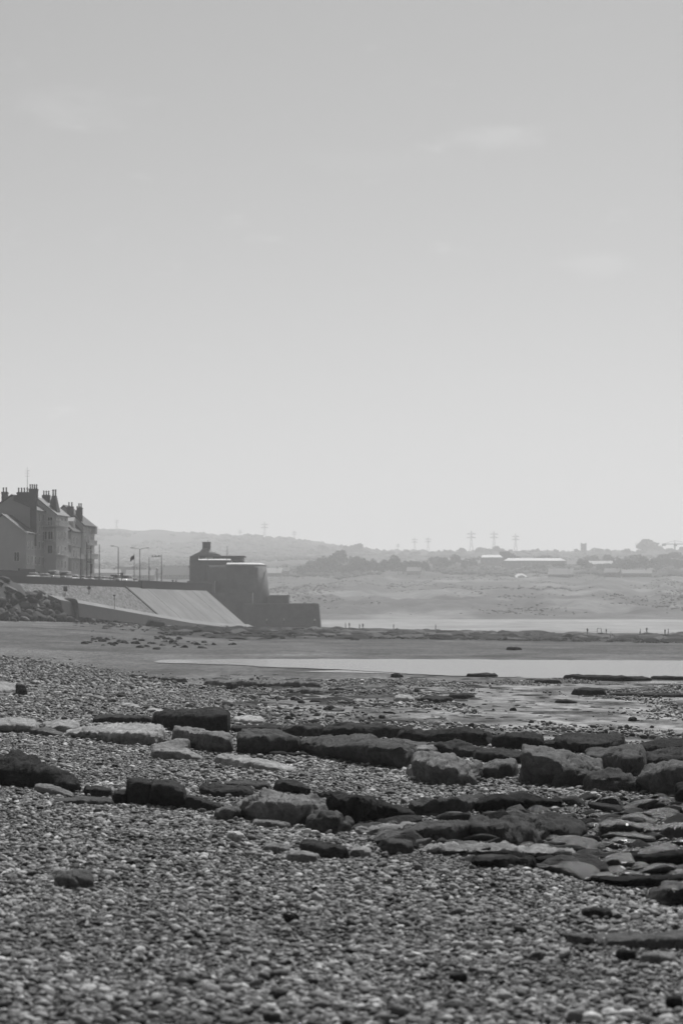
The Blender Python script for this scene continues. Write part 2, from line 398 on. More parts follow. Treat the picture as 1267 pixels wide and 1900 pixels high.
shingle = obj('shingle', sm, beach); tag(shingle, kind='stuff')
ng = bpy.data.node_groups.new('shingle_scatter', 'GeometryNodeTree')
ng.interface.new_socket('Geometry', in_out='INPUT', socket_type='NodeSocketGeometry'); ng.interface.new_socket('Geometry', in_out='OUTPUT', socket_type='NodeSocketGeometry')
gi, go = ng.nodes.new('NodeGroupInput'), ng.nodes.new('NodeGroupOutput')
iop = ng.nodes.new('GeometryNodeInstanceOnPoints'); ci = ng.nodes.new('GeometryNodeCollectionInfo')
ci.inputs['Collection'].default_value = pcol; ci.inputs['Separate Children'].default_value = True; ci.inputs['Reset Children'].default_value = True
def nattr(nm, ty):
    q = ng.nodes.new('GeometryNodeInputNamedAttribute'); q.data_type = ty; q.inputs['Name'].default_value = nm; return q.outputs['Attribute']
ng.links.new(gi.outputs[0], iop.inputs['Points']); ng.links.new(ci.outputs[0], iop.inputs['Instance'])
iop.inputs['Pick Instance'].default_value = True
ng.links.new(nattr('p_idx', 'INT'), iop.inputs['Instance Index']); ng.links.new(nattr('p_rot', 'FLOAT_VECTOR'), iop.inputs['Rotation'])
ng.links.new(nattr('p_scale', 'FLOAT'), iop.inputs['Scale']); ng.links.new(iop.outputs[0], go.inputs[0])
shingle.modifiers.new('scatter', 'NODES').node_group = ng
# the largest pebbles of the nearest shingle, each for itself
k = 0
while k < 290:
    px, py = random.uniform(-10, 1277), random.uniform(1690, 1910)
    d = hit(px, py); x = (px - CX) / FPX * d
    s_ = random.uniform(0.048, 0.09); o = obj('pebble', PEB[random.randrange(10)], beach)
    o.location = (x, d, ground_z(x, d) + 0.22 * s_); o.scale = (s_, s_, s_ * random.uniform(0.75, 1.05))
    o.rotation_euler = (random.gauss(0, .2), random.gauss(0, .2), random.uniform(0, 6.28)); k += 1

# ------------------------------------------------------------------ rocks
def rock(cols, label, alb=0.16, dep=None, rough=0.06, rnd=2, mat='rock', name='rock', strata=0.03, cat='rock', parent=None, group=None, d_fix=None, seed=None, cuts=4, under=0.0):
    """cols: (px, foot row, front top edge row, back top edge row) read off the photograph from left to right"""
    sd = random.uniform(0, 500) if seed is None else seed
    dc = [d_fix or hit(c[0], c[1]) for c in cols]; dm = sorted(dc)[len(dc) // 2]
    dfr = [dm + max(-0.2 * dm, min(0.2 * dm, 0.8 * (q - dm))) for q in dc]
    wid = (cols[-1][0] - cols[0][0]) / FPX * dm
    if dep is None: dep = min(wid * 0.75, 2.6)
    NL = max(14, min(80, int(wid / dm * FPX / 2.4))); NR = 44
    xs = [c[0] for c in cols]
    rings = []
    for i in range(NL + 1):
        t = i / NL; px = lerp(xs[0], xs[-1], t)
        yb, yt, yk = (interp(px, xs, [c[j] for c in cols]) for j in (1, 2, 3)); d = interp(px, xs, dfr)
        e_ = min(t, 1 - t) * (NL / 2.2); sc = 1 if e_ >= 1 else math.sqrt(max(0, 1 - (1 - e_) ** 2))
        dp = dep * (0.75 + 0.25 * sc)
        kx = (px - CX) / FPX
        def W(dd, zz): return Vector((kx * dd, dd, zz))
        zt, zk, zb = .03 + CZ + (HY - yt) / FPX * d, .03 + CZ + (HY - yk) / FPX * (d + dp), CZ + (HY - yb) / FPX * d
        gz = min(zb, ground_z(kx * d, d)) - 0.10 - 0.12 * dep; hgt = max(0.03, zt - zb)
        set_ = min(0.05 * dp, 0.12 * hgt); und = max(min(0.16 * dp, 0.38 * hgt), min(under, 0.55 * dp))
        sec = [W(d + und, gz), W(d + und, zb), W(d + (0.25 if not under else .55) * und, lerp(zb, zt, 0.5 if not under else .3)), W(d, lerp(zb, zt, 0.86 if not under else .72)), W(d + set_, zt), W(d + 0.5 * dp, lerp(zt, zk, 0.62)),
               W(d + dp, zk), W(d + dp * 1.08, lerp(zk, gz, 0.5)), W(d + dp * 1.1, gz)]
        # resample closed ring
        per = sec + [sec[0]]; L = [0]
        for q in range(len(sec)): L.append(L[-1] + (per[q+1] - per[q]).length)
        ring = []
        for r_ in range(NR):
            s_ = L[-1] * r_ / NR; q = max(j for j in range(len(sec)) if L[j] <= s_ + 1e-9)
            ring.append(per[q].lerp(per[q+1], (s_ - L[q]) / max(1e-6, L[q+1] - L[q])))
        for _ in range((0, 1, 3, 8)[rnd]): ring = [ring[r_] * 0.5 + (ring[r_-1] + ring[(r_+1) % NR]) * 0.25 for r_ in range(NR)]
        cen = sum(ring, Vector()) / NR; cen.z = lerp(cen.z, gz, 0.3)
        f_ = 0.35 + 0.65 * sc
        rings.append([cen + (q - cen) * f_ for q in ring])
    for _ in range(1):
        rings = [rings[0]] + [[rings[i][r_] * 0.5 + (rings[i-1][r_] + rings[i+1][r_]) * 0.25 for r_ in range(NR)] for i in range(1, NL)] + [rings[-1]]
    vs_ = [q for ring in rings for q in ring]
    fs = [(i*NR + j, i*NR + (j+1) % NR, (i+1)*NR + (j+1) % NR, (i+1)*NR + j) for i in range(NL) for j in range(NR)]
    fs += [tuple(range(NR - 1, -1, -1)), tuple(NL*NR + j for j in range(NR))]
    bm = bmesh.new(); bv = [bm.verts.new(q) for q in vs_]
    for f_ in fs: bm.faces.new([bv[i] for i in f_])
    bmesh.ops.recalc_face_normals(bm, faces=bm.faces)
    bm.normal_update()
    hm = max(0.08, max(q.z for q in vs_) - min(q.z for q in vs_)); amp = rough * min(hm, 0.9)
    off = Vector((sd, sd * 0.37, 0))
    w1 = 1.0 / max(0.25, 0.55 * hm)
    # flat breaks: a few planes shear off the swollen places
    rr = random.Random(int(sd * 10)); cen = sum(vs_, Vector()) / len(vs_)
    for _ in range(cuts):
        nn = Vector((rr.gauss(0, .14), rr.gauss(.05, .12), 1)).normalized() if rr.random() < .7 else Vector((rr.gauss(0, .4), -1, rr.gauss(-.1, .15))).normalized()
        sup = max((q - cen).dot(nn) for q in vs_); dd = sup * rr.uniform(.86, .97)
        for v in bm.verts:
            q = (v.co - cen).dot(nn) - dd
            if q > 0: v.co -= nn * q * .85
    bm.normal_update()
    new = []
    for v in bm.verts:
        ck = abs(noise.noise(Vector(((v.co.x + sd) * 1.3, v.co.y * 1.3 + sd, v.co.z * 2.6)) * (w1 * .8))); crack = -0.10 * min(hm, .8) * max(0, 1 - ck / .05)
        p = v.co + off; p = Vector((p.x * .55, p.y * .55, p.z * 1.25)); dsp = amp * (1.4 * noise.fractal(p * w1, 1.0, 2.0, 3) + 0.7 * noise.fractal(p * w1 * 3.5, 0.9, 2.0, 3))
        if strata:
            zz = v.co.z + 0.12 * v.co.x + 0.05 * noise.noise(p * 0.8); dsp += strata * noise.noise(Vector((zz * 13, sd, p.x * 0.25))) * (1 - abs(v.normal.z))
        new.append(v.co + v.normal * (dsp + crack))
    for v, q in zip(bm.verts, new): v.co = q
    org = Vector((sum(q.x for q in vs_) / len(vs_), sum(q.y for q in vs_) / len(vs_), min(q.z for q in vs_)))
    for v in bm.verts: v.co -= org
    me = bpy.data.meshes.new(name); bm.to_mesh(me); bm.free(); me.shade_smooth(); me.materials.append(M[mat])
    o = obj(name, me, parent, alb); o.location = org
    if label: tag(o, label, cat, group)
    return o

ROCKS = [
 # the line of slabs across the beach, left half
 ([(-60,1366,1350,1334),(0,1361,1346,1332),(40,1362,1346,1331),(72,1360,1350,1335)], 'flat pale slab cut by the left edge, leftmost of the rock line', dict(under=0.4, alb=0.35, dep=2.2, name='rock_slab')),
 ([(55,1364,1356,1352),(85,1368,1358,1351),(120,1369,1366,1362)], 'low thin slab tucked under the front of the two leftmost slabs', dict(alb=0.15, dep=1.0, name='rock_slab')),
 ([(78,1356,1348,1336),(110,1362,1352,1335),(150,1360,1350,1337)], 'pale flat-topped slab between the leftmost slab and the largest pale slab', dict(alb=0.36, dep=2.0, name='rock_slab')),
 ([(122,1368,1362,1357),(160,1375,1359,1350),(200,1382,1359,1343),(255,1388,1362,1340),(290,1387,1368,1340),(309,1379,1371,1343)], 'largest pale slab with a dark undercut front, left of the upright block', dict(under=0.6, alb=0.39, dep=2.6, name='rock_slab', rnd=2)),
 ([(172,1342,1335,1330),(205,1342,1332,1326),(245,1343,1334,1328),(286,1343,1335,1330)], 'low dark wavy ledge behind the largest pale slab', dict(alb=0.055, dep=1.0, name='rock_ledge')),
 ([(284,1347,1331,1322),(310,1356,1330,1320),(345,1362,1330,1319),(385,1366,1330,1317),(427,1368,1326,1315)], 'tall dark tilted block, highest of the left rock line', dict(under=0.3, alb=0.046, dep=1.6, name='rock_block', rnd=1)),
 ([(320,1380,1356,1347),(350,1390,1359,1348),(390,1399,1366,1354),(431,1401,1371,1363)], 'dark squared block with a pale top below the tall tilted block', dict(under=0.3, alb=0.22, dep=1.5, name='rock_block', rnd=1)),
 ([(279,1391,1388,1385),(310,1394,1387,1376),(343,1395,1387,1370),(355,1393,1388,1374)], 'thin pointed slab leaning behind a flat wedge on the shingle', dict(alb=0.25, dep=.8, name='rock_slab', rnd=1)),
 ([(281,1407,1394,1387),(310,1411,1396,1386),(345,1413,1401,1391),(379,1413,1410,1407)], 'flat wedge-shaped stone on the shingle below the tall block', dict(alb=0.29, dep=.9, name='rock_slab', rnd=1)),
 ([(397,1414,1406,1400),(430,1423,1411,1399),(480,1432,1421,1408),(520,1434,1427,1416),(551,1434,1431,1427)], 'long pale stone half sunk in shingle below the central blocks', dict(alb=0.38, dep=1.2, name='rock_slab')),
 ([(428,1360,1351,1347),(470,1361,1351,1346),(527,1363,1352,1347)], 'thin dark ledge right of the tall block', dict(alb=0.049, dep=1.0, name='rock_ledge')),
 ([(445,1367,1358,1352),(490,1368,1360,1353),(541,1370,1364,1358)], 'thin plate lying on the back of the squared central block', dict(alb=0.1, dep=1.2, name='rock_slab', rnd=1)),
 ([(439,1400,1368,1361),(480,1405,1368,1360),(520,1403,1369,1361),(557,1396,1376,1368)], 'squared dark block with a pale upper edge left of the great slab', dict(under=0.3, alb=0.094, dep=1.6, name='rock_block', rnd=1)),
 ([(524,1369,1352,1346),(560,1371,1352,1344),(601,1368,1353,1348)], 'knobbly dark rock behind the left end of the great slab', dict(alb=0.061, dep=1.4, rough=.1)),
 ([(601,1368,1352,1348),(650,1371,1350,1342),(700,1371,1350,1343),(767,1369,1356,1350)], 'long dark ledge behind the middle of the great slab', dict(alb=0.052, dep=1.6, rough=.1, name='rock_ledge', strata=.05)),
 ([(555,1395,1380,1371),(600,1412,1384,1365),(650,1420,1387,1363),(700,1430,1388,1366),(745,1440,1390,1371),(773,1421,1400,1384)], 'great dark slab with a black undercut front in the middle of the beach', dict(under=1, alb=0.1, dep=2.6, name='rock_slab', rnd=3)),
 ([(482,1404,1398,1396),(510,1405,1398,1395),(536,1404,1400,1398)], 'small dark stone at the foot of the squared central block', dict(alb=0.043, dep=.4)),
 ([(534,1405,1400,1398),(555,1406,1400,1397),(573,1405,1402,1400)], 'small dark stone by the foot of the great slab', dict(alb=0.049, dep=.4)),
 # right half
 ([(740,1376,1360,1353),(800,1380,1359,1352),(860,1385,1359,1352),(900,1388,1363,1356),(916,1380,1370,1363)], 'long black layered ledge at the back, left of the right-hand blocks', dict(alb=0.037, dep=1.8, strata=.06, rough=.1, name='rock_ledge')),
 ([(740,1392,1380,1373),(770,1396,1384,1376),(805,1398,1386,1378)], 'dull flat rock right behind the tip of the great slab', dict(alb=0.15, dep=1.2)),
 ([(790,1400,1384,1376),(835,1406,1388,1377),(884,1410,1396,1384)], 'rough dark hump between the black ledge and the streaked boulder', dict(alb=0.061, dep=1.3, rough=.14)),
 ([(768,1402,1392,1384),(800,1404,1392,1381),(827,1402,1392,1383)], 'small tilted pale slab behind the streaked boulder', dict(alb=0.29, dep=.9, rnd=1, name='rock_slab')),
 ([(752,1440,1432,1424),(766,1444,1430,1416),(776,1444,1432,1420)], 'small pale stone wedged at the right foot of the great slab', dict(alb=0.32, dep=.4)),
 ([(768,1452,1412,1398),(800,1459,1421,1396),(840,1463,1436,1398),(880,1460,1446,1414),(894,1446,1440,1429)], 'pale streaked boulder sloping to the right, beside the great slab', dict(under=0.4, alb=0.2, dep=2.0, rnd=1, rough=.09, name='boulder', strata=.04)),
 ([(878,1416,1398,1388),(930,1421,1402,1390),(978,1421,1405,1394)], 'dark block with a flat top behind the tilted grey slab', dict(under=0.4, alb=0.055, dep=1.4, rnd=1, name='rock_block')),
 ([(885,1446,1432,1424),(920,1448,1425,1410),(960,1442,1420,1404)], 'tilted grey slab right of the streaked boulder', dict(alb=0.17, dep=1.3, rnd=1, name='rock_slab')),
 ([(911,1390,1372,1366),(940,1393,1368,1362),(975,1395,1370,1362),(1009,1391,1372,1366)], 'dark squared block at the back beside wet sand', dict(under=0.3, alb=0.037, dep=1.4, rnd=1, name='rock_block')),
 ([(1005,1392,1380,1374),(1022,1393,1381,1373),(1037,1392,1382,1376)], 'small dark stone in the gap between the two back blocks', dict(alb=0.043, dep=.6)),
 ([(1025,1388,1374,1366),(1050,1399,1378,1362),(1090,1402,1381,1361),(1130,1400,1381,1360),(1158,1390,1376,1362)], 'broad dark slab at the back of the right-hand rocks', dict(under=0.4, alb=0.049, dep=2.4, rnd=1, name='rock_slab', strata=.04)),
 ([(1082,1428,1402,1394),(1120,1432,1404,1386),(1160,1445,1405,1379),(1197,1444,1402,1386)], 'large cube-like block with a black front face on the right', dict(under=0.35, alb=0.11, dep=2.0, rnd=1, name='rock_block')),
 ([(966,1455,1390,1379),(1000,1462,1402,1383),(1040,1466,1417,1393),(1080,1455,1426,1401),(1119,1444,1428,1412)], 'tall rock with a pale tilted top falling to the right', dict(under=0.6, alb=0.16, dep=1.7, rnd=2, name='boulder')),
 ([(1022,1464,1448,1440),(1055,1463,1432,1420),(1096,1455,1440,1431)], 'lumpy grey boulder in front of the rock with the tilted top', dict(alb=0.094, dep=.9, rough=.12, name='boulder')),
 ([(1088,1470,1450,1440),(1130,1473,1441,1424),(1188,1472,1456,1445)], 'rough sloping boulder below the cube-like block', dict(alb=0.086, dep=1.3, rough=.12, name='boulder')),
 ([(1183,1404,1388,1382),(1220,1409,1385,1374),(1300,1414,1385,1370)], 'dark layered rock at the right edge, farthest back', dict(alb=0.037, dep=1.8, strata=.06, name='rock_ledge')),
 ([(1193,1434,1412,1399),(1230,1440,1409,1392),(1300,1445,1406,1388)], 'middle rock of the three stacked at the right edge', dict(alb=0.061, dep=1.6, strata=.05)),
 ([(1184,1466,1442,1432),(1215,1476,1434,1420),(1300,1484,1426,1413)], 'nearest grey rock of the three stacked at the right edge', dict(alb=0.14, dep=1.6, rough=.09)),
 ([(1251,1492,1468,1456),(1275,1496,1462,1450),(1310,1496,1460,1450)], 'black lump cut by the right edge above the pools', dict(alb=0.024, dep=.9)),
 # nearer group, left
 ([(-60,1466,1424,1398),(0,1460,1428,1393),(25,1462,1424,1390),(65,1466,1438,1403),(110,1470,1451,1428),(152,1475,1469,1462)], 'large rounded dark boulder at the left edge of the shingle', dict(alb=0.046, dep=1.6, rnd=3, rough=.12, name='boulder')),
 ([(62,1470,1461,1453),(90,1477,1468,1455),(136,1481,1478,1474)], 'small pointed pale stone at the foot of the large rounded boulder', dict(alb=0.22, dep=.5)),
 ([(96,1492,1488,1484),(150,1496,1488,1481),(190,1495,1488,1481),(213,1495,1490,1486)], 'low arched stone sunk in the shingle left of the long rock', dict(alb=0.1, dep=.6)),
 ([(154,1478,1466,1460),(180,1482,1466,1458),(210,1480,1470,1464)], 'small dark stone between the rounded boulder and the long rock', dict(alb=0.049, dep=.6)),
 ([(207,1493,1478,1470),(224,1494,1474,1466),(242,1494,1474,1464)], 'dark stub at the left end of the long rock', dict(alb=0.037, dep=.6)),
 ([(236,1494,1456,1449),(258,1496,1451,1442),(281,1498,1459,1449)], 'upright rounded block near the left end of the long rock', dict(alb=0.055, dep=.6, rnd=3, name='boulder')),
 ([(277,1499,1457,1448),(310,1502,1457,1446),(347,1504,1476,1464)], 'dark hunched middle of the long rock with a bright rim', dict(under=0.3, alb=0.061, dep=.7, rnd=2)),
 ([(342,1503,1480,1471),(375,1508,1492,1482),(412,1510,1500,1494)], 'low dark tail of the long rock running to the right', dict(alb=0.055, dep=.6)),
 ([(372,1476,1463,1455),(400,1485,1468,1457),(440,1483,1468,1456),(472,1479,1471,1462)], 'dark hollowed rock behind the big rounded boulder', dict(alb=0.055, dep=.8)),
 ([(413,1465,1457,1453),(450,1468,1457,1449),(502,1467,1461,1456)], 'low flat rock farthest back behind the big rounded boulder', dict(alb=0.094, dep=.8)),
 ([(398,1525,1513,1503),(430,1528,1509,1497),(458,1524,1513,1503)], 'creased lump at the left foot of the big rounded boulder', dict(alb=0.15, dep=.6, rough=.1)),
 ([(424,1508,1501,1495),(450,1525,1497,1482),(490,1535,1492,1470),(540,1541,1488,1466),(577,1538,1492,1473),(604,1522,1502,1489)], 'big rounded grey boulder in the middle of the nearer group', dict(alb=0.23, dep=1.1, rnd=3, rough=.09, name='boulder')),
 ([(567,1543,1523,1511),(600,1552,1517,1501),(630,1553,1524,1508),(652,1543,1532,1524)], 'smaller knobbly boulder at the right foot of the big rounded one', dict(alb=0.094, dep=.7, rnd=3, rough=.12, name='boulder')),
 ([(467,1534,1528,1522),(500,1539,1530,1520),(541,1540,1534,1528)], 'flat stone apron sunk in shingle under the big rounded boulder', dict(alb=0.22, dep=.7)),
 ([(508,1469,1456,1448),(540,1475,1457,1447),(580,1480,1469,1463)], 'dark finger of rock behind the big rounded boulder', dict(alb=0.049, dep=.6)),
 ([(576,1494,1474,1467),(620,1524,1479,1470),(660,1536,1483,1474),(700,1529,1491,1480)], 'black wedge rock right of the big rounded boulder', dict(under=0.4, alb=0.037, dep=.8, rnd=2)),
 ([(695,1529,1491,1481),(730,1525,1501,1491),(770,1522,1515,1510)], 'black tapering tip of the wedge rock', dict(under=0.3, alb=0.034, dep=.7, rnd=2)),
 # small loose stones
 ([(420,1560,1549,1545),(437,1564,1550,1542),(456,1563,1555,1550)], 'bright white stone alone on the shingle below the creased lump', dict(alb=.8, dep=.16, name='stone', cat='stone')),
 ([(486,1582,1575,1570),(510,1587,1575,1566),(541,1588,1579,1573)], 'flat rounded stone left of the dark block in the foreground', dict(alb=0.23, dep=.4, name='stone', cat='stone')),
 ([(529,1598,1590,1585),(558,1604,1590,1581),(592,1604,1594,1588)], 'smooth domed pale stone in front of the dark block', dict(alb=0.28, dep=.4, name='stone', cat='stone')),
 ([(554,1583,1569,1562),(590,1595,1573,1563),(620,1599,1575,1566),(647,1597,1579,1572)], 'dark block sunk in the foreground shingle', dict(alb=0.049, dep=.5, rnd=2)),
 ([(647,1592,1580,1574),(668,1595,1580,1570),(691,1593,1583,1577)], 'round pale stone right of the dark block', dict(alb=0.35, dep=.3, rnd=3, name='stone', cat='stone')),
 ([(702,1581,1567,1562),(720,1589,1567,1558),(745,1588,1569,1557),(768,1585,1574,1565)], 'two-lobed dark stone with a pale patch in the foreground', dict(alb=0.086, dep=.4, rnd=3, name='stone', cat='stone')),
 ([(102,1648,1632,1622),(135,1655,1630,1614),(172,1650,1634,1624)], 'dark striped stone in the near shingle at the left', dict(alb=0.12, dep=.25, name='stone', cat='stone')),
 ([(522,1712,1704,1699),(540,1717,1702,1696),(557,1713,1705,1701)], 'single dark round stone in the near shingle', dict(alb=0.037, dep=.1, rnd=3, name='stone', cat='stone')),
 ([(1048,1750,1741,1736),(1075,1757,1742,1733),(1105,1756,1750,1744)], 'stone with a dark face on the near right shingle', dict(alb=0.15, dep=.18, name='stone', cat='stone')),
 ([(1100,1758,1746,1738),(1180,1764,1748,1736),(1300,1764,1744,1728)], 'flat dark slab low in the near right shingle', dict(alb=0.11, dep=.6, rough=.05, name='rock_slab')),
 ([(1140,1782,1773,1769),(1160,1786,1772,1765),(1182,1783,1774,1769)], 'dark oval stone below the flat slab at the right', dict(alb=0.037, dep=.14, name='stone', cat='stone')),
 ([(1188,1788,1777,1771),(1220,1794,1776,1766),(1254,1790,1779,1772)], 'smooth domed stone with a pale top at the near right', dict(alb=0.22, dep=.28, rnd=3, name='stone', cat='stone')),
 ([(1078,1704,1695,1690),(1105,1709,1695,1687),(1136,1707,1699,1694)], 'dark stone in the shingle below the black ledges', dict(alb=0.037, dep=.2, name='stone', cat='stone')),
 ([(1230,1873,1862,1857),(1248,1878,1861,1854),(1268,1876,1862,1856)], 'dark stone in the bottom right corner of the shingle', dict(alb=0.031, dep=.12, name='stone', cat='stone')),
 ([(830,1822,1813,1809),(848,1826,1812,1806),(868,1822,1814,1810)], 'dark pebble-like stone at the bottom, right of centre', dict(alb=0.037, dep=.1, name='stone', cat='stone')),
 # wet rock platform on the right
 ([(760,1512,1498,1490),(800,1516,1494,1482),(850,1514,1492,1480),(893,1506,1490,1482)], 'dull rough rock rising left of the black step', dict(alb=0.086, dep=1.0, rough=.14)),
 ([(882,1510,1492,1485),(920,1513,1483,1473),(960,1506,1486,1478),(1042,1496,1489,1484)], 'black rock step under the shingle on the right', dict(under=0.5, alb=0.022, dep=.9, name='rock_ledge')),
 ([(656,1549,1547,1539),(700,1553,1543,1533),(742,1549,1539,1529),(775,1540,1537,1529)], 'pale lumpy rock right of the black wedge rock', dict(alb=0.25, dep=1.0, rough=.14)),
 ([(744,1560,1545,1535),(790,1566,1539,1523),(835,1564,1535,1519),(882,1556,1537,1525)], 'lumpy rock mass left of the broad wet rock', dict(alb=0.1, dep=1.3, rough=.08)),
 ([(868,1560,1533,1519),(930,1570,1536,1515),(985,1572,1545,1521),(1015,1562,1547,1529)], 'broad lumpy wet rock in the middle of the platform', dict(alb=0.08, dep=1.2, rough=.08)),
 ([(968,1556,1533,1509),(1030,1562,1539,1509),(1088,1560,1551,1529)], 'dark lumpy rock right of the broad wet rock', dict(alb=0.06, dep=1.3, rough=.08)),
 ([(1108,1556,1537,1530),(1150,1555,1532,1522),(1208,1553,1541,1531)], 'low flat-topped wet rock between the pools', dict(alb=0.061, dep=.7, mat='wet')),
 ([(1190,1556,1542,1534),(1240,1560,1540,1528),(1310,1560,1538,1526)], 'pale low rock at the right edge of the pools', dict(alb=0.094, dep=.8, mat='wet', rough=.1)),
 ([(770,1584,1581,1573),(850,1592,1581,1569),(950,1594,1583,1571),(1072,1594,1587,1577)], 'long flat pale rock shelf in front of the lumpy rocks', dict(under=0.25, alb=0.29, dep=1.2, rough=.1, name='rock_shelf')),
 ([(874,1612,1599,1593),(930,1618,1599,1592),(994,1612,1602,1596)], 'low black ledge left in front of the pale shelf', dict(under=0.2, alb=0.031, dep=.5, name='rock_ledge')),
 ([(986,1608,1598,1593),(1030,1612,1598,1591),(1067,1608,1600,1594)], 'short black ledge right in front of the pale shelf', dict(under=0.2, alb=0.031, dep=.5, name='rock_ledge')),
 ([(1086,1606,1594,1588),(1150,1612,1593,1584),(1220,1611,1591,1582),(1300,1608,1588,1580)], 'upper of two long black ledges at the right edge', dict(under=0.3, alb=0.022, dep=.8, name='rock_ledge')),
 ([(1092,1640,1633,1629),(1150,1650,1637,1630),(1200,1653,1635,1627),(1300,1653,1632,1624)], 'lower of two long black ledges at the right edge', dict(under=0.3, alb=0.022, dep=.6, name='rock_ledge')),
 ([(1203,1674,1657,1651),(1235,1686,1653,1643),(1300,1690,1650,1639)], 'black rounded boulder cut by the right edge near the ledges', dict(alb=0.018, dep=.6, rnd=3, rough=.1, name='boulder', mat='wet')),
 # mid beach
 ([(864,1256,1252,1249),(895,1257,1252,1249),(924,1256,1252,1250)], 'dark log-shaped rock lying in the shallow pool', dict(alb=0.043, dep=1.2)),
 ([(724,1257,1252,1250),(735,1258,1252,1249),(748,1257,1254,1252)], 'small dark lump at the near edge of the pool', dict(alb=0.034, dep=.7)),
 ([(1044,1259,1254,1252),(1100,1263,1256,1252),(1160,1265,1258,1254),(1210,1263,1259,1256)], 'long thin black rock at the right end of the pool', dict(alb=0.038, dep=1.6, name='rock_ledge')),
 ([(1205,1260,1256,1254),(1250,1262,1257,1255),(1320,1262,1258,1256)], 'thin black rock continuing to the right edge of the pool', dict(alb=0.043, dep=1.4, name='rock_ledge')),
 ([(1060,1289,1280,1277),(1090,1292,1281,1277),(1124,1291,1282,1278)], 'thick dark block standing on the wet sand', dict(alb=0.043, dep=1.3, rnd=1, name='rock_block')),
 ([(1127,1291,1288,1286),(1200,1293,1289,1287),(1310,1294,1290,1288)], 'thin dark ledge right of the thick block on wet sand', dict(alb=0.051, dep=1.2, name='rock_ledge')),
 ([(990,1267,1263,1261),(1015,1269,1263,1261),(1042,1269,1264,1262)], 'short flat rock between the pool and the thick block', dict(alb=0.06, dep=1.2, name='rock_ledge')),
 ([(1028,1304,1301,1299),(1050,1306,1301,1299),(1072,1305,1303,1301)], 'flat dark stone on wet sand left below the thick block', dict(alb=0.051, dep=.8)),
 ([(1165,1338,1334,1332),(1173,1339,1333,1331),(1182,1338,1334,1332)], 'small dark cube-like stone alone on wet sand', dict(alb=0.043, dep=.4, name='stone', cat='stone')),
 ([(938,1206,1202,1200),(952,1207,1202,1200),(968,1206,1203,1202)], 'dark oval rock on the flat beyond the pool', dict(alb=0.034, dep=1.5)),
 ([(234,1255,1252,1250),(265,1259,1254,1251),(302,1263,1258,1255)], 'left end of the thin rock ledge between shingle and pool', dict(under=.2, rough=.12, strata=.05, alb=.17, dep=2.2, name='rock_ledge')),
 ([(298,1263,1258,1255),(325,1266,1260,1256),(350,1267,1262,1259)], 'second piece of the thin ledge left of the pool', dict(under=.2, rough=.12, strata=.05, alb=.17, dep=1.8, name='rock_ledge')),
 ([(378,1271,1265,1262),(430,1274,1266,1262),(484,1275,1267,1263)], 'dark step of the flat ledge below the left of the pool', dict(under=.2, rough=.12, strata=.05, alb=.17, dep=2.6, name='rock_ledge')),
 ([(480,1274,1268,1265),(540,1276,1268,1264),(597,1277,1270,1267)], 'long dark step right of the dark stone lump on the ledge', dict(under=.2, rough=.12, strata=.05, alb=.17, dep=2.6, name='rock_ledge')),
 ([(420,1279,1270,1267),(430,1280,1269,1266),(441,1279,1271,1268)], 'small dark cube standing before the flat ledge', dict(alb=0.06, dep=.6, name='stone', cat='stone')),
 ([(534,1286,1281,1279),(570,1288,1281,1278),(612,1287,1282,1280)], 'flat dark rock below the right end of the long step', dict(under=.2, rough=.12, strata=.05, alb=.17, dep=2.0, name='rock_ledge')),
 ([(608,1283,1278,1276),(630,1284,1278,1276),(649,1283,1280,1278)], 'short dark ledge piece at the centre of the flats', dict(under=.2, rough=.12, strata=.05, alb=.17, dep=1.8, name='rock_ledge')),
 ([(776,1303,1297,1294),(810,1305,1297,1294),(842,1303,1296,1293)], 'dark wedge of rock on the flats right of centre', dict(alb=0.051, dep=1.5)),
 ([(730,1301,1295,1291),(750,1303,1296,1289),(770,1301,1297,1293)], 'pale tilted plate leaning on the rocks of the flats', dict(alb=0.43, dep=.9, rnd=1, name='rock_slab')),
 ([(830,1296,1290,1287),(860,1298,1290,1286),(882,1296,1291,1288)], 'dark low rock farthest right of the broken flats', dict(alb=0.051, dep=1.5)),
 ([(-30,1288,1280,1268),(20,1289,1280,1267),(50,1286,1276,1268)], 'pale slab with a dark front alone in the shingle at the left edge', dict(alb=0.35, dep=3.0, name='rock_slab')),
 ([(30,1277,1271,1268),(42,1279,1271,1268),(50,1278,1272,1270)], 'dark knob on the end of the lone pale slab', dict(alb=0.12, dep=.5, d_fix=84)),
 ([(152,1292,1290,1287),(172,1297,1293,1288),(200,1306,1301,1296)], 'thin flat stone slanting on the shingle above the rock line', dict(alb=0.35, dep=1.4, name='rock_slab')),
 ([(162,1291,1288,1286),(175,1294,1289,1285),(184,1294,1291,1288)], 'small dark stone behind the slanting thin stone', dict(alb=0.076, dep=.6, name='stone', cat='stone')),
 ([(215,1294,1290,1288),(224,1296,1290,1287),(236,1295,1292,1290)], 'small dark domed stone in the upper shingle', dict(alb=0.068, dep=.6, name='stone', cat='stone')),
 ([(220,1312,1308,1305),(245,1315,1310,1306),(262,1315,1312,1310)], 'thin pale slab right of the slanting stone', dict(alb=0.43, dep=.9, name='rock_slab')),
 ([(270,1323,1319,1317),(288,1325,1319,1316),(306,1325,1321,1318)], 'thin pale slab just above the tall tilted block', dict(alb=0.41, dep=.7, name='rock_slab')),
 ([(412,1311,1303,1299),(425,1313,1302,1297),(438,1312,1304,1300)], 'pale domed stone behind the right end of the tall block', dict(alb=0.35, dep=.6, name='stone', cat='stone')),
 ([(430,1341,1336,1330),(460,1345,1337,1328),(492,1345,1339,1331)], 'pale layered flat rock right of the tall tilted block', dict(alb=0.43, dep=2.0, strata=.03, name='rock_slab')),
]
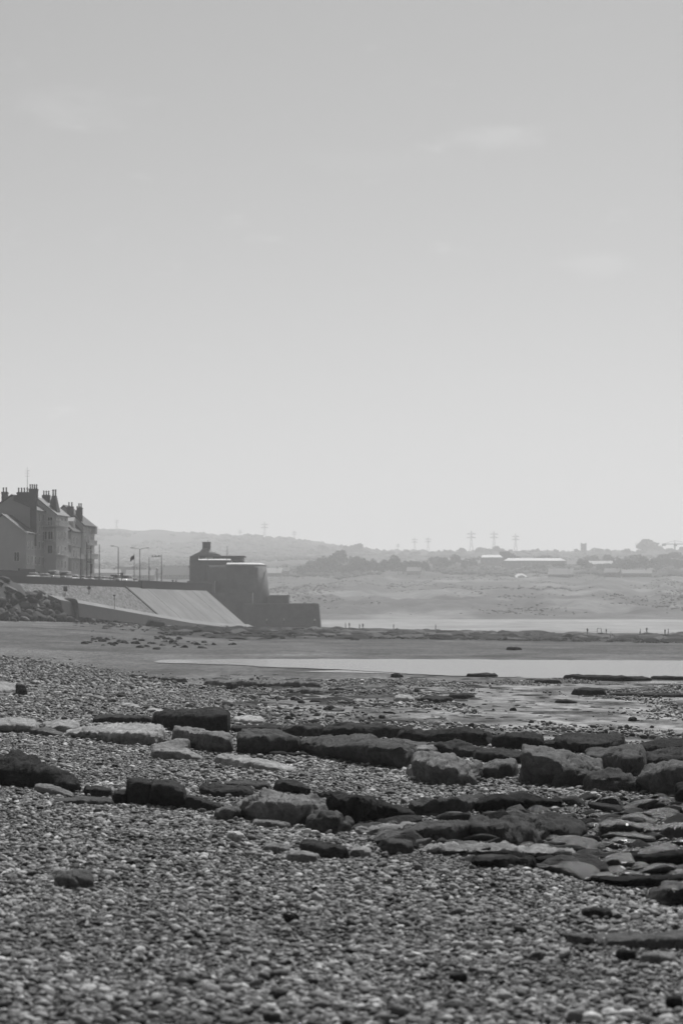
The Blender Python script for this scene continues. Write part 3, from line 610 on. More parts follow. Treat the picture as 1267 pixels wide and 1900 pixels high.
for i, (cols, label, kw) in enumerate(ROCKS): rock(cols, label, seed=11.3 * i + 3, **kw)

# generic rock shapes shared by the many small rocks
def rock_shape(i, flat=0.5):
    rr = random.Random(900 + i); bm = bmesh.new(); bmesh.ops.create_icosphere(bm, subdivisions=3, radius=0.5)
    pl = [(Vector((rr.gauss(0, 1), rr.gauss(0, 1), rr.gauss(0, 1))).normalized(), rr.uniform(0.26, 0.42)) for _ in range(9)]
    for v in bm.verts:
        for nn, dd in pl:
            q = v.co.dot(nn) - dd
            if q > 0: v.co -= nn * q * 0.97
        v.co *= 1 + 0.06 * noise.noise(v.co * 3.5 + Vector((i * 9, 0, 0))) + 0.05 * noise.noise(v.co * 9 + Vector((i * 9, 0, 0)))
        v.co.z *= flat
    zmax = max(v.co.z for v in bm.verts)
    me = bpy.data.meshes.new('rock'); bm.to_mesh(me); bm.free(); me.shade_smooth(); me.materials.append(M['rock']); return me
FLAT = [rock_shape(i, 0.4) for i in range(6)]
BOULD = [rock_shape(20 + i, 0.85) for i in range(6)]
def put(name, mesh, px, py, w, parent, alb, dz=0.0, asp=(0.5, 0.9), zsc=1.0, d=None):
    d = d or hit(px, py); x = (px - CX) / FPX * d
    o = obj(name, mesh, parent, alb); o.location = (x, d, ground_z(x, d) + dz * w)
    o.scale = (w, w * random.uniform(*asp), w * zsc); o.rotation_euler = (random.gauss(0, .07), random.gauss(0, .07), random.choice((0, math.pi)) + random.gauss(0, .4))
    return o
# broken flat stones on the flats in front of the pool
k = 0
while k < 130:
    px, py = random.uniform(380, 1267), random.uniform(1258, 1345)
    if px > 900 and random.random() < 0.72: continue
    if not (py < shingle_line(px) + 8): continue
    w = random.uniform(0.5, 2.2) * random.uniform(0.4, 1) * (1 if py < 1310 else 0.5)
    put('flat_stone', random.choice(FLAT), px, py, w, beach, random.choice((.05, .06, .08, .12)), -0.02, (0.6, 1.6), random.uniform(0.3, 0.55)); k += 1
for _ in range(70):   # loose stones on the flat below the sea wall
    put('flat_stone', random.choice(BOULD), random.uniform(180, 420) + random.uniform(-30, 30), random.gauss(1192, 5), random.uniform(0.4, 1.1), beach, random.choice((.05, .08, .2)), 0.05, (0.6, 1), 0.7)
for _ in range(50):
    put('flat_stone', random.choice(BOULD), random.uniform(150, 620), random.uniform(1290, 1340), random.uniform(0.15, 0.4), beach, random.choice((.07, .12, .25)), 0.1, (0.6, 1), 0.8)
# reef: dark weedy rocks from the fort to the right edge
reef = empty('reef'); tag(reef, kind='structure')
k = 0
while k < 290:
    px = random.uniform(330, 1300); top = interp(px, [330, 600, 900, 1267], [1163, 1167, 1172, 1178]); bot = interp(px, [330, 600, 900, 1267], [1182, 1188, 1187, 1192])
    t = random.random() ** 1.5
    py = lerp(top, bot, t); d = min(640, hit(px, max(py, 1168.2))); x = (px - CX) / FPX * d
    ppm = FPX / d; w = random.uniform(14, 70) / ppm
    z = ground_z(x, d); o = obj('rock', random.choice(FLAT), reef, random.choice((.02, .03, .04, .06, .12)))
    hpx = random.uniform(3, 7); hz = hpx / ppm
    o.location = (x, d, z - 0.02); o.scale = (w, w * random.uniform(1.2, 2.6), hz / 0.16); o.rotation_euler = (0, 0, random.gauss(0, .35)); k += 1

def rubble(name, parent, count, seed, pick, alb_mat):
    rr = random.Random(seed); bm = bmesh.new(); bmesh.ops.create_icosphere(bm, subdivisions=1, radius=.5); base = [v.co.copy() for v in bm.verts]; fc = [tuple(v.index for v in f_.verts) for f_ in bm.faces]; bm.free()
    V, F_ = [], []
    for _ in range(count):
        x, d, w, h_ = pick(rr); z = ground_z(x, d); b_ = len(V); a = rr.gauss(0, .6); ca, sa = math.cos(a), math.sin(a)
        for v in base:
            q = v * rr.uniform(.6, 1.25); V.append((x + (q.x * ca - q.y * sa) * w, d + (q.x * sa + q.y * ca) * w * 1.1, z + (q.z + .15) * h_))
        F_ += [tuple(i + b_ for i in f_) for f_ in fc]
    me = bpy.data.meshes.new(name); me.from_pydata(V, [], F_); me.materials.append(alb_mat); o = obj(name, me, parent, .05); tag(o, kind='stuff'); return o
def pick_reef(rr):
    px = rr.uniform(300, 1310); top = interp(px, [330, 600, 900, 1267], [1164, 1168, 1173, 1179]); py = lerp(top, top + 15, rr.random() ** 1.3)
    d = min(640, hit(px, py)); w = rr.uniform(4, 20) / FPX * d; return (px - CX) / FPX * d, d, w, rr.uniform(1.5, 6) / FPX * d
rubble('reef_rubble', reef, 1500, 31, pick_reef, M['rock'])
def pick_wall(rr):
    px = rr.uniform(130, 600); top = interp(px, [130, 300, 460, 600], [1147, 1156, 1164, 1167]); py = top + abs(rr.gauss(0, 7))
    d = min(600, hit(px, py)); w = rr.uniform(3, 15) / FPX * d; return (px - CX) / FPX * d, d, w, rr.uniform(1, 4.5) / FPX * d
rubble('beach_rubble', beach, 700, 32, pick_wall, M['rock']).color = (.07, .07, .07, 1)
def pick_flat(rr):
    px = rr.uniform(380, 1290); py = rr.uniform(1252, 1340); d = hit(px, py); w = rr.choice((rr.uniform(4, 14), rr.uniform(8, 34))) / FPX * d; return (px - CX) / FPX * d, d, w, rr.uniform(1, 3.5) / FPX * d
rubble('broken_ledge', beach, 420, 33, pick_flat, M['rock']).color = (.08, .08, .08, 1)
# low lumps of the wet rock platform on the right
plat = empty('rock_platform'); tag(plat, kind='structure')
k = 0
while k < 290:
    px, py = random.uniform(640, 1300), random.uniform(1478, 1640)
    if not inpoly(px, py, WETPOLY): continue
    d = hit(px, py); x = (px - CX) / FPX * d; w = random.uniform(.18, .85) * random.uniform(.5, 1)
    me = random.choice(FLAT + BOULD[:3]); dark = sstep(700, 1150, px)
    o = obj('rock', me if random.random() < .5 or px < 950 else me, plat, random.choice((.03, .05, .08, .13)) * lerp(1.3, .6, dark)); o.location = (x, d, ground_z(x, d) + .01)
    if px > 960 and random.random() < .55: o.material_slots[0].link = 'OBJECT'; o.material_slots[0].material = M['wet']
    o.scale = (w, w * random.uniform(.7, 1.3), w * (random.uniform(.45, .7) if me in BOULD else random.uniform(.7, 1.2))); o.rotation_euler = (random.gauss(0, .15), random.gauss(0, .15), random.gauss(0, .6)); k += 1

# pools and wet sand sheets
def sheet(name, poly, H, mat, label=None, cat=None, n=6, jit=1.0):
    vs_ = []
    for i in range(len(poly)):
        a, b_ = poly[i], poly[(i + 1) % len(poly)]
        steps = max(2, int(abs(a[0] - b_[0]) / 14) + 1)
        for t in range(steps):
            px, py = lerp(a[0], b_[0], t / steps), lerp(a[1], b_[1], t / steps)
            py += jit * 0.9 * noise.noise(Vector((px * 0.03, py * 0.2, 3.1))) + jit * 0.5 * noise.noise(Vector((px * 0.13, py, 1)))
            d = H * FPX / (py - HY); vs_.append(((px - CX) / FPX * d, d, CZ - H))
    bm = bmesh.new(); f_ = bm.faces.new([bm.verts.new(q) for q in vs_]); bmesh.ops.triangulate(bm, faces=[f_])
    bmesh.ops.recalc_face_normals(bm, faces=bm.faces)
    for q in bm.faces:
        if q.normal.z < 0: q.normal_flip()
    me = bpy.data.meshes.new(name); bm.to_mesh(me); bm.free(); me.materials.append(mat)
    o = obj(name, me); tag(o, kind='structure'); return o
sheet('tide_pool', [(284, 1229), (300, 1224), (500, 1222.5), (800, 1223), (1100, 1225), (1400, 1226), (1400, 1264), (1150, 1262), (1000, 1258), (860, 1254), (760, 1250), (690, 1245), (600, 1241), (520, 1238), (420, 1233)], 4.0, M['water'])
sheet('tide_pool', [(540, 1245.5), (640, 1243.2), (760, 1246), (860, 1252), (850, 1254.5), (700, 1249), (600, 1247)], 4.02, M['water'], jit=0.4)
sheet('tide_pool', [(1130, 1268), (1200, 1263.5), (1400, 1264), (1400, 1272), (1200, 1271)], 3.97, M['water'], jit=0.5)

# ------------------------------------------------------------------ sea wall, promenade and rubble, set out along the road
AX = Vector((0.157, 0.9876, 0)); NI = Vector((-0.9876, 0.157, 0)); B0 = Vector((-71.2, 472.0, 0)); RZ = math.atan2(AX.y, AX.x)
def road(s, v, z): return B0 + AX * s + NI * v + Vector((0, 0, z))
def s_at(px, v):
    kx = (px - CX) / FPX; return (kx * (B0.y + NI.y * v) - B0.x - NI.x * v) / (AX.x - kx * AX.y)
PZ = 10.6; WALLZ = 11.2
prom = MB().prism([(-14.2, 5.5), (-14.2, PZ), (60, PZ), (60, 5.5)], 'x', -110, 138).build('promenade', M['asphalt']); prom.location = B0; prom.rotation_euler.z = RZ; tag(prom, kind='structure')
sw = empty('sea_wall', B0, RZ); tag(sw, 'long sea wall with sloping stone and concrete face and dark parapet', 'sea wall')
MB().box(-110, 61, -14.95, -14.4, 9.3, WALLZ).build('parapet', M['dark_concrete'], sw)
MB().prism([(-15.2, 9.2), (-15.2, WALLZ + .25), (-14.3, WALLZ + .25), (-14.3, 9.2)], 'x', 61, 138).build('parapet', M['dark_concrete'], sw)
def zfoot(s): return CZ + interp(s, [-110, -40, -10, 30, 65, 100, 132, 160], [4.5, 3.0, 1.3, -1.0, -3.0, -4.3, -4.8, -5.0])
def vfoot(s): return -15.0 - 1.16 * (9.75 - zfoot(s))
def apron(s0, s1, mat, name, steps=8, lift=0.0):
    mb = MB(); vs_ = []
    for i in range(steps + 1):
        s = lerp(s0, s1, i / steps); zf, vf = zfoot(s), vfoot(s)
        vs_ += [(s, -14.9, 9.75 + lift), (s, vf, zf + lift), (s, vf, zf - 2.5), (s, -14.9, 0)]
    fs = [(i*4 + j, i*4 + (j+1) % 4, (i+1)*4 + (j+1) % 4, (i+1)*4 + j) for i in range(steps) for j in range(4)] + [(0, 1, 2, 3), tuple(steps*4 + j for j in (3, 2, 1, 0))]
    return mb.add(vs_, fs).build(name, mat, sw)
apron(-60, 46.4, M['pitched'], 'stone_apron', 24)
apron(46.4, 47.6, M['dark_concrete'], 'rib', 1, 0.25)
sp_ = [47.65 + i * (131 - 47.65) / 9 for i in range(10)]
for i in range(9): apron(sp_[i], sp_[i+1] - 0.12, M['concrete'], 'concrete_panel', 3, 0.06 * random.random())
# footpath at the foot of the slope with its low retaining wall
mbp, mbw = MB(), MB(); vp, vw = [], []
N_ = 40
for i in range(N_ + 1):
    s = lerp(-25, 134, i / N_); zf, vf = zfoot(s), vfoot(s)
    vp += [(s, vf + .3, zf + .5), (s, vf - 2.2, zf - .55), (s, vf - 2.2, zf - .9), (s, vf + .3, zf - .9)]
    dh = interp(s, [-25, 0, 60, 100, 134], [3.4, 3.2, 2.2, 1.2, .5])
    vw += [(s, vf - 2.0, zf - .6), (s, vf - 2.35, zf - .62), (s, vf - 2.9, zf - dh), (s, vf - 2.0, zf - dh)]
ff = [(i*4 + j, i*4 + (j+1) % 4, (i+1)*4 + (j+1) % 4, (i+1)*4 + j) for i in range(N_) for j in range(4)] + [(0, 1, 2, 3), tuple(N_*4 + j for j in (3, 2, 1, 0))]
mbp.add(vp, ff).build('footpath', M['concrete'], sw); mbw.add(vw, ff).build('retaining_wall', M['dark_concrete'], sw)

# rubble bank at the left, piled against the foot of the sea wall
def bank_pt(px, t):
    dt = road(s_at(px, -15.2), -15.2, 0).y; d = lerp(dt - 44, dt + 1.5, t)
    crest = interp(px, [-160, 0, 25, 50, 80, 110, 150, 200, 250], [5.6, 5.5, 5.0, 3.9, 2.2, 1.1, 0.0, -1.6, -3.2])
    x = (px - CX) / FPX * d
    low = ground_z(x, d) - 0.6
    z = lerp(low, CZ + crest, sstep(.25, .98, t)) + 0.6 * fbm(px * 0.06, d * 0.12, 2, 3)
    return Vector((x, d, min(z, CZ + 5.9)))
nx_, ny_ = 34, 18
vs_ = [tuple(bank_pt(lerp(-160, 250, i / nx_), j / ny_)) for j in range(ny_ + 1) for i in range(nx_ + 1)]
me = bpy.data.meshes.new('rubble_bank'); me.from_pydata(vs_, [], [(j*(nx_+1) + i, j*(nx_+1) + i + 1, (j+1)*(nx_+1) + i + 1, (j+1)*(nx_+1) + i) for j in range(ny_) for i in range(nx_)])
me.materials.append(M['earth']); me.shade_smooth()
bank = obj('rubble_bank', me); tag(bank, kind='structure')
k = 0
while k < 280:
    px, t = random.uniform(-40, 250), random.uniform(.2, .9)
    if px < 70 and t > interp(px, [0, 70], [.60, .8]) and random.random() < .93: continue
    if px > 150 and random.random() < .6: continue
    p = bank_pt(px, t); gz = ground_z(p.x, p.y)
    if p.z < gz - 0.5: continue
    w = random.uniform(1.6, 3.8) * random.uniform(.45, 1) * (.6 if px > 160 else 1)
    o = obj('boulder', random.choice(BOULD), bank, random.choice((.03, .05, .08, .13, .22))); o.location = (p.x, p.y, max(p.z, gz) + .2 * w)
    o.scale = (w, w * random.uniform(.6, 1.1), w * random.uniform(.45, .8)); o.rotation_euler = (random.gauss(0, .4), random.gauss(0, .4), random.uniform(0, 6.28)); k += 1
# masonry stub and fallen blocks beside the footpath
q = rock([(106,1124,1114,1112),(125,1128,1112,1108),(147,1128,1110,1107)], 'dark broken masonry block at the top of the boulder pile', alb=.06, dep=3, rnd=1, d_fix=450, name='masonry_block', cat='masonry', rough=.1)
q = rock([(272,1164,1156,1150),(283,1166,1152,1146),(308,1165,1158,1154)], 'dark heap of rock on the beach below the footpath', alb=.05, dep=2.5, d_fix=430, name='rock', rough=.2)

# posts and signs on the slope
def marker(px, ytop, yfoot, v, label, kind):
    s = s_at(px, v); p = road(s, v, 0); d = p.y; zt = CZ + (HY - ytop) / FPX * d; zb = CZ + (HY - yfoot) / FPX * d
    t = empty('marker_post', (p.x, p.y, zb)); h_ = zt - zb
    MB().tube((0, 0, -.5), (0, 0, h_), .06).build('post', M['metal'], t)
    if kind == 'round': MB().lathe([(.05, -.06), (.38, -.05), (.38, .05), (.05, .06)], 16).build('sign_disc', M['metal'], t).rotation_euler = (R(90), 0, 0); t.children[-1].location = (0, -.1, h_)
    if kind == 'board': MB().box(-.4, .4, -.1, -.04, h_ - 1.0, h_).build('sign_board', M['metal'], t)
    if kind == 'knob': MB().lathe([(.02, h_ + .3), (.25, h_ + .15), (.28, h_), (.1, h_ - .2)], 10).build('cap', M['metal'], t)
    tag(t, label, 'post')
marker(122, 1088, 1111, -17.5, 'post with dark board standing in front of the stone apron', 'board')
marker(166, 1091, 1104, -17.0, 'short post with round dark sign on the stone apron', 'round')
marker(213, 1105, 1131, -22, 'thin marker post with knob beside the footpath', 'knob')

# lamp posts along the promenade
def lamp(px, ytop, label, kind='arm', v=-12.6):
    s = s_at(px, v); p = road(s, v, PZ); h_ = CZ + (HY - ytop) / FPX * p.y - PZ
    t = empty('lamp_post', p, RZ)
    MB().tube((0, 0, 0), (0, 0, h_), .13, .08, 8).build('pole', M['galv'], t)
    MB().lathe([(.2, 0), (.2, .9), (.12, 1.0)], 10).build('base', M['galv'], t)
    if kind == 'arm':
        MB().tube((0, 0, h_), (0, 1.3, h_ + .25), .05).build('arm', M['galv'], t); MB().box(-.14, .14, 1.1, 1.8, h_ + .17, h_ + .33).build('lamp_head', M['galv'], t)
    if kind == 'double':
        for sg in (-1, 1):
            MB().tube((0, 0, h_), (0, sg * 1.6, h_ + .3), .05).build('arm', M['galv'], t); MB().box(-.14, .14, sg * 1.9 - .35, sg * 1.9 + .35, h_ + .22, h_ + .38).build('lamp_head', M['galv'], t)
    if kind == 'globe': MB().lathe([(.05, h_), (.3, h_ + .15), (.34, h_ + .3), (.2, h_ + .45), (.03, h_ + .5)], 12).build('lamp_head', M['trim'], t)
    if kind == 'flood':
        MB().tube((0, 0, h_ - .4), (0, 2.4, h_ - .4), .06).build('arm', M['galv'], t)
        for k in range(3): MB().prism([(.3 + k * .8, h_ - .65), (.8 + k * .8, h_ - .65), (.75 + k * .8, h_ - .15), (.35 + k * .8, h_ - .15)], 'x', -.5, .1).build('lamp_head', M['trim'], t)
    tag(t, label, 'lamp post', 'lamp posts along the promenade'); return t
lamp(150, 1017, 'lamp post leftmost on the promenade, in front of the last villa')
lamp(185, 1010, 'tall thin lamp post just right of the villas', 'none')
lamp(220, 1015, 'lamp post with one curved arm above the parked cars')
lamp(260, 1019, 'lamp post with two arms, right of the flagpole', 'double')
lamp(277, 1034, 'plain thin post second from the floodlight mast', 'none')
lamp(292, 1057, 'short lamp post with a pale round head', 'globe')
lamp(300, 1029, 'mast carrying three pale floodlight heads', 'flood')
# twin post by the end of the villas
s = s_at(165.5, -12); p = road(s, -12, PZ); t = empty('twin_post', p, RZ)
for sg in (-.45, .45): MB().tube((0, sg, 0), (0, sg, 8.4 + sg), .12, .1, 8).build('pole', M['metal'], t)
for zz in (4.4, 7.4): MB().box(-.1, .1, -.5, .5, zz, zz + .16).build('crossbar', M['metal'], t)
MB().box(-.3, .3, -.75, -.35, 2, 4).build('panel', M['metal'], t)
tag(t, 'twin dark posts joined by crossbars at the end of the villas', 'post')
# flagpole with flag
s = s_at(249.5, -12.8); p = road(s, -12.8, PZ); t = empty('flagpole', p, RZ); h_ = CZ + (HY - 1027) / FPX * p.y - PZ
MB().tube((0, 0, 0), (0, 0, h_), .1, .06, 8).build('pole', M['galv'], t)
fl = MB(); vs_ = []
for i in range(7):
    for zz in (h_ - 1.3, h_ - .3): vs_.append((.1 * math.sin(i * 1.5), .06 + i * .15, zz - .11 * i))
fl.add(vs_, [(2*i, 2*i+2, 2*i+3, 2*i+1) for i in range(6)]); fo = fl.build('flag', M['metal'], t, True)
sol = fo.modifiers.new('thickness', 'SOLIDIFY'); sol.thickness = .02
tag(t, 'flagpole with a small dark flag on the promenade', 'flagpole')
# dark notice board behind the parapet
s = s_at(226.5, -13.2); p = road(s, -13.2, PZ); t = empty('notice_board', p, 0)
MB().tube((0, 0, 0), (0, 0, 1.6), .08).build('post', M['metal'], t); MB().box(-.32, .32, -.08, .08, 1.3, 2.5).build('board', M['galv'], t); tag(t, 'small upright notice board behind the parapet by the parked vans', 'notice board')

# ------------------------------------------------------------------ parked cars
def car_proto(kind):
    t = empty('parked_car')
    if kind == 'car':
        pr = [(-2.1, .35), (-2.15, .75), (-2.0, .95), (-1.2, .98), (1.0, .98), (1.95, .82), (2.1, .6), (2.05, .35)]
        cb = [(-1.75, .98), (-1.25, 1.42), (.25, 1.44), (1.0, .98)]; rf = [(-1.3, 1.40), (-1.15, 1.48), (.1, 1.50), (.3, 1.43)]; L = 2.1
    else:
        pr = [(-2.5, .35), (-2.55, 1.25), (1.7, 1.25), (2.4, 1.0), (2.5, .6), (2.45, .35)]
        cb = [(-2.45, 1.25), (-2.4, 1.98), (1.0, 1.98), (1.75, 1.25)]; rf = [(-2.45, 1.95), (-2.35, 2.16), (.85, 2.16), (1.05, 1.96)]; L = 2.5
    for nm_, pf, hw, mm in (('body', pr, .86, 'paint'), ('window', cb, .78, 'glass'), ('roof', rf, .74, 'paint')):
        q = MB().prism(pf, 'y', -hw, hw).build(nm_, M[mm], t, True); bv_ = q.modifiers.new('round', 'BEVEL'); bv_.width = .10 if nm_ != 'roof' else .05; bv_.segments = 3; bv_.limit_method = 'ANGLE'; bv_.angle_limit = R(25)
    for sx in (-1, 1):
        for sy in (-1, 1):
            w = MB().lathe([(.2, -.1), (.32, -.1), (.33, 0), (.32, .1), (.2, .1)], 16).build('wheel', M['tyre'], t); w.rotation_euler = (R(90), 0, 0); w.location = (sx * L * .62, sy * .8, .33)
    for sy in (-.6, .6):
        MB().box(L - .06, L + .03, sy - .18, sy + .18, .62, .78).build('headlight', M['trim'], t); MB().box(-L - .06, -L + .02, sy - .15, sy + .15, .7, .9).build('tail_light', M['tyre'], t)
    return t
protos = {'car': car_proto('car'), 'van': car_proto('van')}; used = set()
CARS = [(62, 'car', .5, 'small pale car farthest left behind the parapet'), (83, 'car', .08, 'dark car second from the left behind the parapet'), (99, 'van', .10, 'dark van with a roof lightened for sun glint left of the estate car'),
        (121, 'van', .06, 'long dark van in front of the villas'), (139, 'car', .7, 'white car right of the long dark van'), (153, 'car', .6, 'pale car before the last villa'),
        (166, 'car', .75, 'white car by the twin posts'), (180, 'car', .06, 'black car just right of the twin posts'), (193, 'car', .3, 'grey car between two tall lamp posts'),
        (205, 'car', .08, 'dark car below the curved lamp arm'), (217, 'van', .75, 'white van behind the notice board'), (235, 'van', .8, 'white van nearest the flagpole'), (246, 'car', .7, 'white car farthest right, beside the step in the parapet')]
for px, kd, c, lb in CARS:
    t = protos[kd] if kd not in used else copy_tree(protos[kd]); used.add(kd)
    v = -11.6 + random.uniform(-.2, .2); t.location = road(s_at(px, v), v, PZ); t.rotation_euler.z = RZ + random.choice((0, math.pi)) + random.gauss(0, .03)
    for ch in t.children:
        if ch.name.startswith(('body', 'roof')): set_color(ch, c if ch.name.startswith('body') else max(c, .45))  # roofs of darker vehicles painted paler than the body, imitating sun glints
    tag(t, lb, 'van' if kd == 'van' else 'car', 'vehicles parked along the promenade')

# ------------------------------------------------------------------ villas along the promenade
WF = MB().box(-.62, .62, -.07, .02, -.1, 0).box(-.62, .62, -.05, .02, 1.7, 1.82).box(-.6, -.5, -.05, .02, 0, 1.7).box(.5, .6, -.05, .02, 0, 1.7).box(-.04, .04, -.05, .02, 0, 1.7).mesh('window', M['trim'])
WP = MB().box(-.5, .5, -.012, .015, 0, 1.7).mesh('pane', M['glass'])
def window(t, x, y, z, rz=0, sc=1.0):
    w = obj('window', WF, t); w.location = (x, y, z); w.rotation_euler.z = rz; w.scale = (sc, 1, sc); obj('pane', WP, w); return w
def balcony(t, x0, x1, y, z, out=1.1):
    MB().box(x0, x1, y - out, y - .02, z - .16, z).build('balcony_floor', M['trim'], t)
    mb = MB().box(x0, x1, y - out, y - out + .08, z + .92, z + 1.02); q = x0 + .05
    while q < x1: mb.box(q, q + .07, y - out + .01, y - out + .07, z, z + .92); q += .3
    mb.box(x0, x0 + .06, y - out + .08, y - .02, z + .92, z + 1.02); q = y - out + .3
    while q < y - .1: mb.box(x0, x0 + .06, q, q + .07, z, z + .92); q += .3
    mb.build('balcony_rail', M['trim'], t)
def chimney(parent, x, y, z0, z1, w, dp, pots):
    c = MB().box(x - w/2, x + w/2, y - dp/2, y + dp/2, z0, z1).box(x - w/2 - .08, x + w/2 + .08, y - dp/2 - .08, y + dp/2 + .08, z1 - .35, z1 - .15).build('chimney', M['brick'], parent)
    for k in range(pots):
        yy = y - dp/2 + dp * (k + .5) / pots
        MB().lathe([(.17, z1), (.14, z1 + .7), (.19, z1 + .75), (.19, z1 + .95), (.1, z1 + 1.0)], 8, x, yy).build('chimney_pot', M['brick'], c)
    return c
def bldg(name, s0, L, v0, v1, eave, ridge, wall, label, roof='slate', along=True, hipfar=False, win_rows=(), bay=2.9, gable_extra=None):
    t = empty(name, road(s0, 0, PZ), RZ); vm = (v0 + v1) / 2
    wl_ = MB().prism([(v0, -4), (v0, eave), (vm, ridge - .15), (v1, eave), (v1, -4)], 'x', 0, L).build('wall', M['render'], t, color=wall)
    ov = .45
    sl_ = (ridge - eave) / (vm - v0)
    r0 = MB()
    xe = L + ov; xr = L - (vm - v0) if hipfar else xe
    for (ve, sg) in ((v0 - ov, 1), (v1 + ov, -1)):
        ze = eave - ov * sl_
        r0.add([(-ov, ve, ze), (xe, ve, ze), (xr, vm, ridge), (-ov, vm, ridge), (-ov, ve, ze + .25), (xe, ve, ze + .25), (xr, vm, ridge + .25), (-ov, vm, ridge + .25)],
               [(0,1,2,3), (4,7,6,5), (0,4,5,1), (1,5,6,2), (2,6,7,3), (3,7,4,0)])
    if hipfar: r0.add([(xe, v0 - ov, eave - ov*sl_ + .25), (xe, v1 + ov, eave - ov*sl_ + .25), (xr, vm, ridge + .25), (xe, v0 - ov, eave - ov*sl_), (xe, v1 + ov, eave - ov*sl_), (xr, vm, ridge)], [(0,1,2), (3,5,4), (0,3,4,1)])
    rf = r0.build('roof', M[roof], t)
    for zz in win_rows:
        x = bay * .55
        while x < L - 1: window(t, x, v0, zz); x += bay
    tag(t, label, 'house', 'villas along the promenade'); return t, rf
# gable-ended house at the left edge
h1, r1 = bldg('gabled_house', 18.8, 6.5, 0, 10.7, 10.8, 14.6, .42, 'plain grey house with a bare gable wall and one window at the left edge', win_rows=(4, 7.2))
window(h1, 0, 2.1, 4.6, -math.pi/2, 1.1)
MB().prism([(-.55, 10.25), (5.35, 14.8), (5.35, 15.0), (-.55, 10.5)], 'x', -.62, -.44).build('verge', M['coping'], h1)
# taller house with raised dark party wall
h2, r2 = bldg('tall_house', 25.5, 8.5, .4, 10, 16.0, 19.2, .3, 'taller house with a dark party wall and a row of chimney pots', win_rows=(4, 7.4, 10.8, 13.6))
MB().prism([(-.4, 8), (-.4, 19.2), (4.8, 19.2), (4.8, 18.0), (1.0, 16.4), (1.0, 8)], 'x', -.35, -.02).build('party_wall', M['brick'], h2)
chimney(r2, .4, .5, 17, 20.6, .9, 1.9, 4); chimney(r2, .8, 3.0, 18.4, 19.9, .7, 2.6, 4); chimney(r2, 1, 7.2, 17, 20.0, .9, 1.3, 2)
# villa with projecting front and balconies
h3, r3 = bldg('balcony_villa', 34, 9.5, -2.3, 6.5, 15.3, 18.9, .5, 'pale villa with tiled roof, wrap-round balcony and tapering chimney', roof='tile', win_rows=(3.4, 6.6, 9.8, 12.9))
for zz in (6.6, 9.8, 12.9):
    window(h3, 0, -.9, zz, -math.pi/2); window(h3, 0, 1.0, zz, -math.pi/2)
for zz in (6.3, 12.8): balcony(h3, -1.0, 6, -2.3, zz, 1.3)
MB().box(-1.2, -.02, -3.6, 1.6, 12.55, 12.8).build('gable_balcony_floor', M['trim'], h3)
mb = MB().box(-1.2, -1.12, -3.6, 1.6, 13.7, 13.82); q = -3.5
while q < 1.6: mb.box(-1.2, -1.13, q, q + .08, 12.8, 13.7); q += .3
mb.build('gable_balcony_rail', M['trim'], h3)
MB().prism([(-1.9, 9.2), (.8, 9.2), (.8, 12.2), (-1.9, 12.2)], 'x', -.9, -.02).build('bay_window', M['render'], h3, color=.4)
for yy in (-1.25, .1): window(h3, -.9, yy, 9.7, -math.pi/2)
c3 = MB().add([(1.8, -2.0, 16), (4.4, -2.0, 16), (4.4, 0, 16), (1.8, 0, 16), (2.6, -1.4, 19.6), (3.6, -1.4, 19.6), (3.6, -.5, 19.6), (2.6, -.5, 19.6)], [(0,3,2,1), (4,5,6,7), (0,1,5,4), (1,2,6,5), (2,3,7,6), (3,0,4,7)]).build('tapered_chimney', M['brick'], r3)
for yy in (-1.25, -.7): MB().lathe([(.2, 19.5), (.16, 20.6), (.22, 20.7), (.2, 21.0)], 8, 3.1, yy).build('chimney_pot', M['brick'], c3)
chimney(r3, 5.5, 1.6, 17.4, 19.9, 1.0, 1.7, 3)
# two middle villas with dark roofs
h4, r4 = bldg('dark_roofed_villa', 43.6, 8.2, -.2, 8, 12.6, 17.6, .42, 'narrow villa with a steep dark roof, third from the far end', win_rows=(3.4, 6.4, 9.4)); balcony(h4, 1, 7, -.2, 6.1); balcony(h4, 1, 7, -.2, 9.1, .9)
chimney(r4, .6, 2.2, 14, 18.0, .8, 1.6, 2)
h5, r5 = bldg('dormer_villa', 51.9, 8.0, -.8, 8, 12.4, 17.0, .52, 'villa with dormer window in the middle of the far row', win_rows=(3.2, 6.2, 9.2)); balcony(h5, .6, 7.4, -.8, 6.0)
dm = MB().box(3.0, 4.8, -.3, 2.5, 12.6, 14.6).prism([(2.8, 14.55), (3.9, 15.5), (5.0, 14.55)], 'y', -.5, 3.2).build('dormer', M['trim'], r5); chimney(r5, 7.4, 1.6, 14, 18.2, .8, 1.4, 2)
h6, r6 = bldg('end_villa', 60.0, 10.0, -1.3, 8, 14.0, 18.4, .48, 'tall end villa with hipped roof, last of the row', win_rows=(3.2, 6.4, 9.6, 12.0), hipfar=True)
balcony(h6, .5, 9.5, -1.3, 6.2); balcony(h6, 2, 9, -1.3, 9.4, .9); chimney(r6, .5, -.4, 13.5, 18.0, .9, 1.0, 2); chimney(r6, 1.8, .4, 14, 17.4, .8, 1.0, 2)
MB().box(9.2, 10.4, -1.9, -.9, 12.0, 13.9).build('corner_turret', M['trim'], h6)
